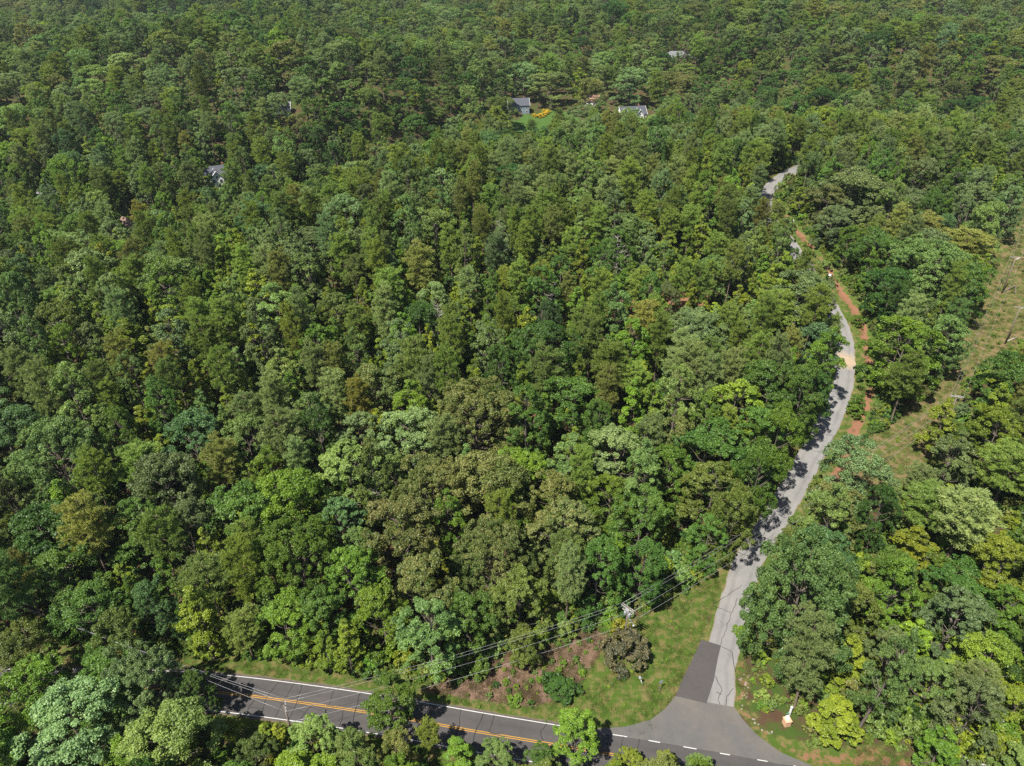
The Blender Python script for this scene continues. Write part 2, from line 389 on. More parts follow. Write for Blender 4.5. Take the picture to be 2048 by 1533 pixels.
ribbon("edge_line", ml, 3.17, 3.30, ROADZ+.016, LWHITE, main, 1)
ribbon("edge_line", MAINR[sel & (x_of < 75)], -3.30, -3.17, ROADZ+.016, LWHITE, main, 1)
ribbon("centre_line", MAINR[sel & (x_of < 21)], .09, .21, ROADZ+.016, LYEL, main, 1)
ribbon("centre_line", MAINR[sel & (x_of < 21)], -.21, -.09, ROADZ+.016, LYEL, main, 1)
ms = resample(MAIN, .25)
for a, b in ((1218, 1248), (1288, 1315), (1358, 1385), (1431, 1455), (1503, 1528), (1575, 1597)):
    xa, xb = P(a, 1470+(a-1218)*.167)[0], P(b, 1470+(b-1218)*.167)[0]
    q = ms[(ms[:, 0] > xa) & (ms[:, 0] < xb)]
    if len(q) > 2: ribbon("lane_dash", q, 3.15, 3.29, ROADZ+.018, LWHITE, main, 1)
def crack(pts, w, parent, z=ROADZ+.020):
    p = np.asarray(pts, float); q = [p[0]]
    for a, b in zip(p[:-1], p[1:]):
        L = np.linalg.norm(b-a); n = max(2, int(L/.7)); t = (b-a)/L; nn = np.array([-t[1], t[0]])
        for k in range(1, n+1):
            q.append(a+(b-a)*k/n+(nn*rng.normal(0, .07) if k < n else 0))
    q = np.array(q); nr = normals(q); ww = w*(.6+.6*rng.random(len(q)))
    v = np.concatenate([q+nr*ww[:, None], q-nr*ww[:, None]]); k = len(q)
    v3 = np.stack([v[:, 0], v[:, 1], terr(v[:, 0], v[:, 1])+z], 1)
    f = [(i, i+k, i+k+1, i+1) for i in range(k-1)]
    me = bpy.data.meshes.new("crack_seal"); me.from_pydata(v3.tolist(), [], f); me.materials.append(TAR)
    return new_obj("crack_seal", me, parent)
mn = normals(MAINR)
i = int(np.argmin(abs(x_of+62)))
while x_of[i] < 22:
    c0, n0 = MAINR[i], mn[i]; tdir = np.array([n0[1], -n0[0]]); r = rng.random()
    a, b = ((.3, 3.2) if r < .45 else (-3.2, -.3) if r < .65 else (-3.1, 3.2))
    crack([c0+n0*a+tdir*rng.uniform(-.5, .5), c0+n0*(a+b)/2+tdir*rng.uniform(-.4, .4), c0+n0*b+tdir*rng.uniform(-.5, .8)], rng.uniform(.045, .075), main)
    if rng.random() < .4: crack([c0+n0*a*.6, c0+n0*a*.6+tdir*rng.uniform(1, 2.5)], .045, main)
    i += int(rng.integers(2, 5))
for pts in ([(1426, 1212), (1463, 1227)], [(1425, 1211), (1484, 1171)], [(1463, 1227), (1441, 1290)], [(1475, 1197), (1465, 1226)], [(1443, 1295), (1464, 1305), (1467, 1330), (1470, 1345)],
            [(1430, 1352), (1444, 1382), (1436, 1400), (1440, 1410)], [(1466, 1378), (1453, 1395), (1452, 1412)], [(1432, 1385), (1443, 1391)],
            [(1498, 1072), (1550, 1081)], [(1527, 1072), (1533, 1050), (1550, 1027), (1570, 985), (1590, 955)], [(1530, 1022), (1583, 1040)],
            [(1598, 894), (1650, 908)], [(1650, 908), (1658, 893), (1667, 873)], [(1635, 940), (1650, 908)], [(1640, 840), (1645, 868), (1668, 873)], [(1612, 880), (1640, 868)], [(1480, 1075), (1522, 1076)]):
    crack(PL(pts), .05, side)

# ------------------------------------------------------------------ tree meshes
def unit(v): return v/np.maximum(np.linalg.norm(v, axis=-1, keepdims=True), 1e-9)
def leaf_geo(c, nrm, L, Wd, r):
    t = unit(np.cross(nrm, unit(r.normal(size=c.shape)))); b = np.cross(nrm, t)
    L = L[:, None]; Wd = Wd[:, None]; fold = nrm*Wd*.22
    v = np.stack([c-t*L*.5, c+b*Wd*.5+fold, c+t*L*.5, c-b*Wd*.5+fold], 1).reshape(-1, 3)
    k = np.arange(len(c))*4
    f = np.stack([np.stack([k, k+1, k+2], 1), np.stack([k, k+2, k+3], 1)], 1).reshape(-1, 3)
    return v, f
def clump_leaves(cc, od, rad, n, r, L, tint, flat=.75):
    """leaves on the outer side of each clump; cc centres, od outward direction"""
    k = len(cc); c = np.repeat(cc, n, 0); o = np.repeat(od, n, 0); R = np.repeat(rad, n)[:, None]
    d = unit(r.normal(size=c.shape)+.55*o+np.array([0, 0, .45]))
    p = c+d*R*(.45+.62*r.random((len(c), 1))**.6)*np.array([1, 1, flat])
    nm_ = unit(d*.5+np.array([0, 0, .5])+.6*r.normal(size=c.shape))
    l = L*(.65+.7*r.random(len(c)))
    v, f = leaf_geo(p, nm_, l, l*.72, r)
    tt = np.clip(np.repeat(tint, n)*.5+.55*r.random(len(c))**1.3, 0, 1)
    return v, f, np.repeat(tt, 2)
def limbs(mb, tips, base_pts, r0, rr, r):
    for t in tips:
        b = base_pts[int(np.argmin(np.linalg.norm(base_pts[:, :2]*0+base_pts[:, 2:3]-(t[2]-.45*np.hypot(t[0], t[1])-.5), axis=1)))]
        m1 = b*.6+t*.4+np.array([0, 0, -.06*np.linalg.norm(t-b)])+r.normal(0, .15, 3); L = np.linalg.norm(t-b)
        mb.tube([b, m1, b*.2+t*.8+r.normal(0, .15, 3), t], [rr*min(1, L/6)+.02, .6*rr*min(1, L/6)+.015, .03, .012], 5)
def broadleaf(seed, H, R, lo, prof, nlobe, ncl, nleaf, crad, L, lobe_r=.45, upright=0., ragged=.2):
    r = np.random.default_rng(seed); ch = H*(1-lo)
    # lobes: masses of foliage at the ends of the limbs
    k = nlobe; t = (np.arange(k)+.5*r.random(k)+.25)/k; ang = np.arange(k)*2.399963+r.normal(0, .35, k)
    rad = prof(t)*R*(1-lobe_r*.55)*(.75+.35*r.random(k)); rad[t > .93] *= .4
    lc = np.stack([rad*np.cos(ang), rad*np.sin(ang), H*lo+t*ch*(1-.12*(1-t))], 1)
    lr = R*lobe_r*(.75+.5*r.random(k))*np.clip(prof(t)+.25, .35, 1)
    k2 = max(2, int(k*.35)); a2 = r.random(k2)*6.283; q2 = .62*np.sqrt(r.random(k2)); r2 = R*lobe_r*(.7+.4*r.random(k2))   # lobes that close the top
    top = np.interp(q2, [0, 1], [1., .62]) if upright == 0 else np.interp(q2, [0, 1], [.98, .45])
    lc = np.concatenate([lc, np.stack([q2*R*np.cos(a2), q2*R*np.sin(a2), H*lo+ch*top], 1)]); lr = np.concatenate([lr, r2*(1-.35*(upright > 0))]); k += k2
    lc[:, 2] = np.minimum(lc[:, 2], H-lr*.62)
    # clumps over each lobe
    per = np.maximum(4, (ncl*lr**2/np.sum(lr**2)).astype(int)); cc = []; od = []; ti = []
    for i in range(k):
        o = unit(np.array([lc[i, 0], lc[i, 1], .35*R]))
        d = unit(r.normal(size=(per[i], 3))+.75*o+np.array([0, 0, .35+upright]))
        q = lc[i]+d*lr[i]*(.72+.38*r.random((per[i], 1)))*np.array([1, 1, .8+.5*upright])
        cc.append(q); od.append(unit(d+.4*o)); ti.append(np.clip(.5+r.normal(0, .22)+r.normal(0, .18, per[i]), 0, 1))
    cc = np.concatenate(cc); od = np.concatenate(od); ti = np.concatenate(ti)
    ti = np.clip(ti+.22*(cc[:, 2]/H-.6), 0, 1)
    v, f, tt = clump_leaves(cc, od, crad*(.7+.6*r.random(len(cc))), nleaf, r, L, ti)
    mb = MB(); lean = r.normal(0, .03*H, 2)
    bp = np.array([[lean[0]*s*s, lean[1]*s*s, H*s] for s in np.linspace(0, .86, 9)])
    r0 = H*.017
    mb.tube([(0, 0, -.6)]+[tuple(p) for p in bp], [r0*1.45, r0*1.2]+[r0*(1-.9*s) for s in np.linspace(.1, .95, 8)], 7)
    limbs(mb, list(lc)+list(cc[::15]), bp[2:8], r0, r0*.34, r)
    return v, f, tt, mb
def pine(seed, H, R, lo, dens=1.):
    r = np.random.default_rng(seed); mb = MB(); r0 = H*.0125
    bend = r.normal(0, .025*H, 2)
    def ax(s): return np.array([bend[0]*s*s, bend[1]*s*s, H*s])
    mb.tube([(0, 0, -.6)]+[tuple(ax(s)) for s in np.linspace(0, .99, 9)], [r0*1.3, r0*1.15]+[max(r0*(1-.93*s), .02) for s in np.linspace(.1, .99, 8)], 7)
    pc = []; po = []; pr = []; pt = []
    nb_ = int(48*dens)
    for i in range(nb_):
        s = (i+.5*r.random())/nb_; z = lo+(1-lo)*s+r.normal(0, .012)
        ln = R*(np.sin(np.pi*np.clip(.16+.80*s, 0, 1))**.75)*(.6+.55*r.random())+.3
        a = i*2.4+r.normal(0, .4); el = -.05+.75*s+r.normal(0, .1)
        b = ax(z); d = np.array([np.cos(a), np.sin(a), math.tan(el)*.6])
        e = b+d*ln; mid = b+d*ln*.5+np.array([0, 0, -.05*ln])
        mb.tube([b, mid, e], [.05+.012*ln, .035+.006*ln, .015], 4)
        for q in range(int(3+ln*2.8)):
            w = .30+.75*r.random(); lat = np.array([-np.sin(a), np.cos(a), 0])*r.normal(0, .30)*ln*.62
            p = b+d*ln*w+lat+np.array([0, 0, .1+.5*r.random()*r.random()+.3*r.normal()])
            pc.append(p); po.append(unit(d+np.array([0, 0, .5])+lat*.4)); pr.append(.36+.40*r.random()); pt.append(.35+.5*r.random()*(.5+.5*w))
    for i in range(int(5*dens)):                                       # bare dead stubs below the crown
        z = lo*(.45+.55*r.random()); a = r.random()*6.28; ln = .6+1.6*r.random(); b = ax(z)
        mb.tube([b, b+np.array([np.cos(a)*ln, np.sin(a)*ln, .15*ln])], [.045, .012], 4)
    pc = np.array(pc); po = np.array(po); pr = np.array(pr); pt = np.clip(np.array(pt), 0, 1); n = 50
    c = np.repeat(pc, n, 0); o = np.repeat(po, n, 0); rr = np.repeat(pr, n)[:, None]
    d = unit(r.normal(size=c.shape)+.7*o+np.array([0, 0, .35]))
    b = c+unit(r.normal(size=c.shape))*rr*r.random((len(c), 1))*np.array([1, 1, .5])
    ln = (.28+.26*r.random((len(c), 1))); wv = unit(np.cross(d, r.normal(size=c.shape)))*.062
    v = np.stack([b-wv, b+wv, b+d*ln], 1).reshape(-1, 3); f = np.arange(len(v)).reshape(-1, 3)
    tt = np.clip(np.repeat(pt, n)*.6+.4*r.random(len(c)), 0, 1)
    return v, f, tt, mb
def dead(seed, H):
    r = np.random.default_rng(seed); mb = MB(); r0 = H*.012; bend = r.normal(0, .03*H, 2)
    def ax(s): return np.array([bend[0]*s*s, bend[1]*s*s, H*s])
    mb.tube([(0, 0, -.5)]+[tuple(ax(s)) for s in np.linspace(0, 1, 8)], [r0*1.3, r0*1.1]+[max(r0*(1-.95*s), .02) for s in np.linspace(.14, 1, 7)], 6)
    tw = MB()
    for i in range(26):
        z = .42+.56*i/26; a = i*2.4+r.normal(0, .4); ln = (1-z)*H*.30+.7+r.random()
        b = ax(z); e = b+np.array([np.cos(a)*ln, np.sin(a)*ln, ln*(.1+.35*r.random())])
        tw.tube([b, b*.5+e*.5+r.normal(0, .1, 3), e], [.06, .04, .012], 4)
        for _ in range(4):
            w = .4+.6*r.random(); p = b+(e-b)*w; q = p+unit(r.normal(size=3)+np.array([np.cos(a), np.sin(a), .3]))*ln*.35
            tw.tube([p, q], [.025, .008], 3)
    return tw, mb

oakp = lambda t: np.clip(np.sin(np.pi*np.clip(.20+.72*t, 0, 1))**.6, .1, 1)
popp = lambda t: np.clip(np.sin(np.pi*np.clip(.18+.78*t, 0, 1))**.75, .08, 1)
gump = lambda t: np.clip((1.02-t)**.7*np.minimum(1, .55+2.2*t), .06, 1)
bushp = lambda t: np.clip(np.sqrt(np.maximum(1-t*t, 0))+.1, .2, 1)
KINDS = {}     # kind -> list of (H, R, crown mesh, trunk mesh, joined mesh)
def register(kind, H, R, geo, leafm, barkm):
    v, f, tt, mb = geo
    cr = raw_mesh(kind+"_crown", v, f, [leafm], tt); tr = mb.mesh(kind+"_trunk", barkm, True)
    def joined():                                    # one mesh of crown and trunk for the woods that read as a mass
        tv = np.array(mb.v); tf = []
        for q in mb.f:
            for k in range(1, len(q)-1): tf.append((q[0], q[k], q[k+1]))
        tf = np.array(tf)
        return raw_mesh(kind+"_joined", np.concatenate([v, tv]), np.concatenate([f, tf+len(v)]), [leafm, barkm], np.concatenate([tt, np.full(len(tf), .5)]), np.concatenate([np.zeros(len(f)), np.ones(len(tf))]))
    KINDS.setdefault(kind, []).append((H, R, cr, tr, joined))
for s in range(7): register('oak', 18, 6, broadleaf(100+s, 18, 6, (.12, .2, .15, .1, .08, .22, .14)[s], oakp if s != 4 else popp, (13, 10, 16, 12, 20, 9, 14)[s], (230, 210, 250, 230, 260, 200, 240)[s], 105, (.74, .8, .66, .74, .6, .85, .7)[s], .305, (.42, .5, .36, .46, .32, .5, .40)[s]), LEAF, BARK)
for s in range(2): register('bigoak', 20, 11, broadleaf(140+s, 20, 11, .10, oakp, 30, 640, 108, .80, .325, .32), LEAF, BARK)
for s in range(4): register('poplar', 21, 4.8, broadleaf(200+s, 21, 4.8, .2, popp, 17, 200, 92, .62, .30, .40, .45), LEAF, BARK)
for s in range(4): register('gum', 17, 3.4, broadleaf(300+s, 17, 3.4, .14, gump, 16, 150, 86, .54, .285, .40, .25), LEAF, BARK)
for s in range(5): register('pine', 20, 4.0, pine(400+s, 20, 4.0, (.42, .5, .36, .55, .3)[s], (1, .85, 1.15, .8, 1.2)[s]), NEEDLE, PBARK)
for s in range(3): register('shrub', 2.6, 1.7, broadleaf(500+s, 2.6, 1.7, .05, bushp, 8, 34, 46, .42, .32, .5), LEAF, BARK)
DEADS = []
for s in range(2):
    tw, mb = dead(600+s, 17); DEADS.append((tw.mesh("dead_branches", DEADW), mb.mesh("dead_trunk", DEADW, True)))

# colours: base colour of the leaves; alpha below 1 = share of tan young growth
COL = {'dark green': (.055, .112, .016, 1), 'mid green': (.092, .162, .022, 1), 'blue-green': (.090, .162, .046, 1), 'silvery green': (.158, .218, .070, 1),
       'pale green': (.158, .225, .050, 1), 'yellow-green': (.200, .248, .020, 1), 'bright green': (.132, .212, .018, 1), 'olive green': (.122, .160, .027, 1),
       'tan-tipped olive': (.145, .175, .034, .60), 'brownish olive': (.140, .148, .034, .97), 'grey-green': (.130, .164, .054, 1), 'dusky olive': (.100, .130, .028, 1)}

# ------------------------------------------------------------------ where things must stay open to view from above
def grid_in(poly, st=6):
    p = np.array(poly, float); a = p.min(0); b = p.max(0)
    U, V = np.meshgrid(np.arange(a[0], b[0]+1, st), np.arange(a[1], b[1]+1, st)); k = inpoly(U, V, p)
    return np.stack([U[k], V[k]], 1)
KEEP = np.concatenate([grid_in(q) for q in (
    [(435, 1345), (740, 1386), (735, 1425), (690, 1462), (560, 1445), (435, 1427)], [(838, 1404), (1100, 1446), (1095, 1492), (850, 1462)],
    [(1205, 1455), (1330, 1415), (1360, 1370), (1470, 1420), (1490, 1440), (1560, 1505), (1500, 1515), (1260, 1505), (1205, 1490)],
    [(770, 1380), (880, 1362), (1000, 1325), (1100, 1295), (1200, 1245), (1290, 1195), (1400, 1160), (1445, 1150), (1400, 1290), (1350, 1390), (1250, 1450), (1130, 1440), (900, 1405)],
    [(1360, 1366), (1404, 1279), (1474, 1133), (1535, 1040), (1580, 985), (1620, 905), (1650, 850), (1680, 775), (1702, 710), (1704, 670), (1712, 700), (1745, 700), (1742, 765), (1730, 830), (1700, 890),
     (1655, 940), (1640, 985), (1612, 990), (1583, 1037), (1521, 1130), (1480, 1200), (1462, 1250), (1465, 1320), (1480, 1400), (1470, 1415)],
    [(1640, 540), (1665, 550), (1700, 610), (1735, 680), (1710, 680), (1670, 592)], [(1580, 440), (1600, 440), (1640, 500), (1625, 515), (1595, 480)],
    [(1524, 392), (1545, 352), (1596, 331), (1600, 350), (1560, 378), (1540, 415)],
    [(2048, 430), (2024, 480), (2006, 570), (1972, 660), (1934, 720), (1896, 790), (1830, 845), (1765, 885), (1775, 930), (1850, 925), (1872, 880), (1915, 795), (1985, 725), (2048, 665)],
    [(1024, 261), (1024, 243), (1056, 240), (1048, 262)], [(1066, 240), (1096, 221), (1106, 228), (1096, 250), (1070, 255)], [(1020, 196), (1040, 194), (1040, 203), (1022, 206)],
    [(1226, 210), (1242, 212), (1242, 226), (1230, 226)], [(1284, 206), (1300, 206), (1298, 220), (1284, 220)], [(434, 324), (446, 324), (446, 332), (434, 332)], [(428, 340), (446, 340), (446, 362), (430, 362)], 
    [(252, 430), (276, 430), (276, 444), (252, 444)], [(1334, 103), (1352, 103), (1352, 108), (1334, 108)], [(335, 1336), (440, 1348), (440, 1362), (335, 1350)],
    [(1562, 1425), (1584, 1425), (1584, 1450), (1562, 1450)], [(1912, 1518), (1962, 1520), (1962, 1533), (1915, 1530)], [(1560, 1455), (1640, 1470), (1640, 1495), (1580, 1495)], [(1700, 1495), (1830, 1490), (1850, 1525), (1720, 1530)])])
APRON = PL([(1180, 1470), (1253, 1448), (1331, 1408), (1350, 1380), (1480, 1400), (1500, 1440), (1640, 1540), (1500, 1540)])
NOGO = [(MAINR[::3], 5.2), (SIDE[::3], 4.2)]
CLAYLINE = SIDE_E-normals(SIDE_E)*4.5
CLAYLINE = CLAYLINE[(CLAYLINE[:, 1] > 118) & (CLAYLINE[:, 1] < 250)]

# ------------------------------------------------------------------ houses (placed before the woods so that trees keep clear)
ROOFS = {'brown': simple("brown_shingle", (.13, .085, .065), (.22, .15, .12), 6, .9, .3), 'dark': simple("dark_shingle", (.045, .05, .06), (.09, .095, .11), 6, .85, .3),
         'grey': simple("grey_shingle", (.10, .103, .11), (.17, .172, .18), 6, .85, .3), 'tan': simple("tan_shingle", (.20, .12, .08), (.30, .19, .13), 6, .85, .3)}
WALLS = {'white': simple("white_siding", (.68, .68, .66), (.82, .82, .80), 3, .7, .1, .3, 0, (.2, .2, 12)), 'brick': simple("brick_wall", (.20, .085, .06), (.32, .15, .11), 9, .9, .4), 'blue': simple("slate_siding", (.14, .19, .22), (.22, .27, .30), 3, .7, .1)}
HOUSES = []
def house(u, v, rz, L, D, hw, roof_h, roof, wall, label, hip=False, gable_front=None, porch=False):
    p = P(u, v); z = min(tz(p[0]+a, p[1]+b) for a in (-5, 0, 5) for b in (-4, 0, 4))
    H = empty("house", (p[0], p[1], z), rz, label=label, category="house", group="houses in the woods"); HOUSES.append((p[0], p[1], max(L, D)/2+.8)); H.scale = (.85, .85, .85)
    def wing(x0, y0, L, D, hw, rh, along='x', hip=False):
        b = MB(); b.box((x0, y0, hw/2-.4), (L, D, hw+.8))
        if not hip:
            g = ([(x0-L/2, y0-D/2, hw), (x0-L/2, y0+D/2, hw), (x0-L/2, y0, hw+rh-.12), (x0+L/2, y0-D/2, hw), (x0+L/2, y0+D/2, hw), (x0+L/2, y0, hw+rh-.12)] if along == 'x' else
                 [(x0-L/2, y0-D/2, hw), (x0+L/2, y0-D/2, hw), (x0, y0-D/2, hw+rh-.12), (x0-L/2, y0+D/2, hw), (x0+L/2, y0+D/2, hw), (x0, y0+D/2, hw+rh-.12)])
            b.add(g, [(0, 1, 2), (3, 5, 4)])
        b.build("wall", WALLS[wall], H)
        r = MB(); o = .45; a, c = L/2+o, D/2+o; zz = hw-.12; th = .16
        if hip:
            k = max(L-D, .8)/2
            top = [(x0-k, y0, hw+rh), (x0+k, y0, hw+rh)]; e = [(x0-a, y0-c, zz), (x0+a, y0-c, zz), (x0+a, y0+c, zz), (x0-a, y0+c, zz)]
            r.add(e+top+[(q[0], q[1], q[2]-th) for q in e], [(0, 1, 5, 4), (1, 2, 5), (2, 3, 4, 5), (3, 0, 4), (0, 6, 7, 1), (1, 7, 8, 2), (2, 8, 9, 3), (3, 9, 6, 0), (6, 9, 8, 7)])
        else:
            for s in (-1, 1):
                if along == 'x': q = [(x0-a, y0+s*c, zz), (x0+a, y0+s*c, zz), (x0+a, y0, hw+rh), (x0-a, y0, hw+rh)]
                else: q = [(x0+s*a, y0-c, zz), (x0+s*a, y0+c, zz), (x0, y0+c, hw+rh), (x0, y0-c, hw+rh)]
                r.add(q+[(t[0], t[1], t[2]+th) for t in q], [(0, 1, 2, 3), (7, 6, 5, 4), (0, 4, 5, 1), (1, 5, 6, 2), (2, 6, 7, 3), (3, 7, 4, 0)])
        ro = r.build("roof", ROOFS[roof], H)
        t = MB()
        if not hip:                                                     # white rake boards on the gables
            for s in (-1, 1):
                for w in (-1, 1):
                    e1, e2 = ((x0+s*(a+.03), y0+w*c, zz+.08), (x0+s*(a+.03), y0, hw+rh+.06)) if along == 'x' else ((x0+w*a, y0+s*(c+.03), zz+.08), (x0, y0+s*(c+.03), hw+rh+.06))
                    t = MB(); t.tube([e1, e2], .14, 4); t.build("rake_board", WPAINT, ro)
        else:
            for s in (-1, 1):
                t = MB(); t.box((x0, y0+s*(c+.05), zz-.06), (2*a, .08, .2)); t.build("gutter", WPAINT, ro)
                t = MB(); t.box((x0+s*(a+.05), y0, zz-.06), (.08, 2*c, .2)); t.build("gutter", WPAINT, ro)
        n = max(2, int(L/3))
        for s in (-1, 1):
            for k in range(n):
                x = x0-L/2+L*(k+.5)/n
                for st in range(max(1, int(hw/2.7))):
                    w = MB(); w.box((x, y0+s*(D/2+.03), 1.6+2.7*st), (1.2, .1, 1.5)); wo = w.build("window", WPAINT, H)
                    g = MB(); g.box((x, y0+s*(D/2+.075), 1.6+2.7*st), (.95, .06, 1.25)); g.build("pane", GLASSM, wo)
        if along == 'y':
            w = MB(); w.box((x0, y0-D/2-.03, hw+.7), (.9, .1, 1.1)); wo = w.build("window", WPAINT, H)
            g = MB(); g.box((x0, y0-D/2-.075, hw+.7), (.66, .06, .86)); g.build("pane", GLASSM, wo)
        return ro
    ro = wing(0, 0, L, D, hw, roof_h, 'x', hip)
    for (gxx, gw, gd) in (gable_front or []): wing(gxx, -D/2-gd/2+1.2, gw, gd+2.4, hw-.05, roof_h*.86, 'y')
    cb = MB(); cb.box((L*.28, D*.12, hw+roof_h*.75), (.8, .8, roof_h)); cb.build("chimney", WALLS['brick'], ro)
    d = MB(); d.box((.9, -D/2-.06, 1.05), (1., .12, 2.1)); dr = d.build("door", ROOFS['brown'], H)
    k = MB(); k.lathe((1.25, -D/2-.2, 1.0), [(.03, -.05), (.06, 0), (.03, .05)], 6); k.build("handle", STEEL, dr)
    if porch:
        q = MB(); q.box((0, -D/2-1.6, .15), (L*.6, 3.2, .3)); q.build("porch", DEADW, H)
    return H
house(437, 366, .5, 13, 9, 5.6, 4., 'dark', 'white', "white gabled house with dark roof standing in the wooded hollow", gable_front=[(-1, 6, 3)], porch=True)
house(258, 460, -.45, 13, 9, 3., 3.6, 'brown', 'brick', "low house with brown hipped roof deep among trees", hip=True)
house(1262, 240, .25, 18, 9, 5.6, 4.4, 'dark', 'white', "white house with dark roof and twin gables beyond the pines", gable_front=[(-6, 5.5, 4), (3, 5, 3)])
house(1036, 222, .15, 14, 9, 5.4, 4., 'dark', 'blue', "slate-sided house with dark roof beside the bright green lawn")
house(1357, 118, 0, 24, 10, 3.4, 4., 'grey', 'brick', "long house with pale grey roof far off in the woods", hip=True)
house(1182, 208, .1, 14, 8, 3., 3.4, 'tan', 'white', "low house with orange-tan roof between the lawn and the white gabled house")
house(112, 392, -.2, 12, 8, 3.2, 3.2, 'grey', 'white', "small white house with grey roof nearly hidden by trees")
house(560, 224, .2, 12, 8, 3.2, 3.2, 'grey', 'white', "little pale house glimpsed in a gap on the far slope")

# ------------------------------------------------------------------ the woods: where each tree stands
TREES = []       # x, y, h, R, kind, colour, hero label or None
CELL = {}
def near_ok(x, y, R, k=.62):
    i, j = int(x//12), int(y//12)
    for a in range(i-2, i+3):
        for b in range(j-2, j+3):
            for (px, py, pr) in CELL.get((a, b), ()):
                if (px-x)**2+(py-y)**2 < (k*(pr+R))**2: return False
    return True
def put(x, y, h, R, kind, col, label=None):
    TREES.append((x, y, h, R, kind, col, label)); CELL.setdefault((int(x//12), int(y//12)), []).append((x, y, R))
def hero(u, v, h, wpx, kind, col, label=None):
    p = P(u, v, h); dep = proj(*p)[2]
    p = P(u, v+.12*wpx*0, h)
    put(p[0], p[1], h, wpx/2*dep/F*.86, kind, col, label)
SG, PG, YG, MG, DG, BG, BR, OL, TO, BO, GG, DO = 'silvery green', 'pale green', 'yellow-green', 'mid green', 'dark green', 'blue-green', 'bright green', 'olive green', 'tan-tipped olive', 'brownish olive', 'grey-green', 'dusky olive'
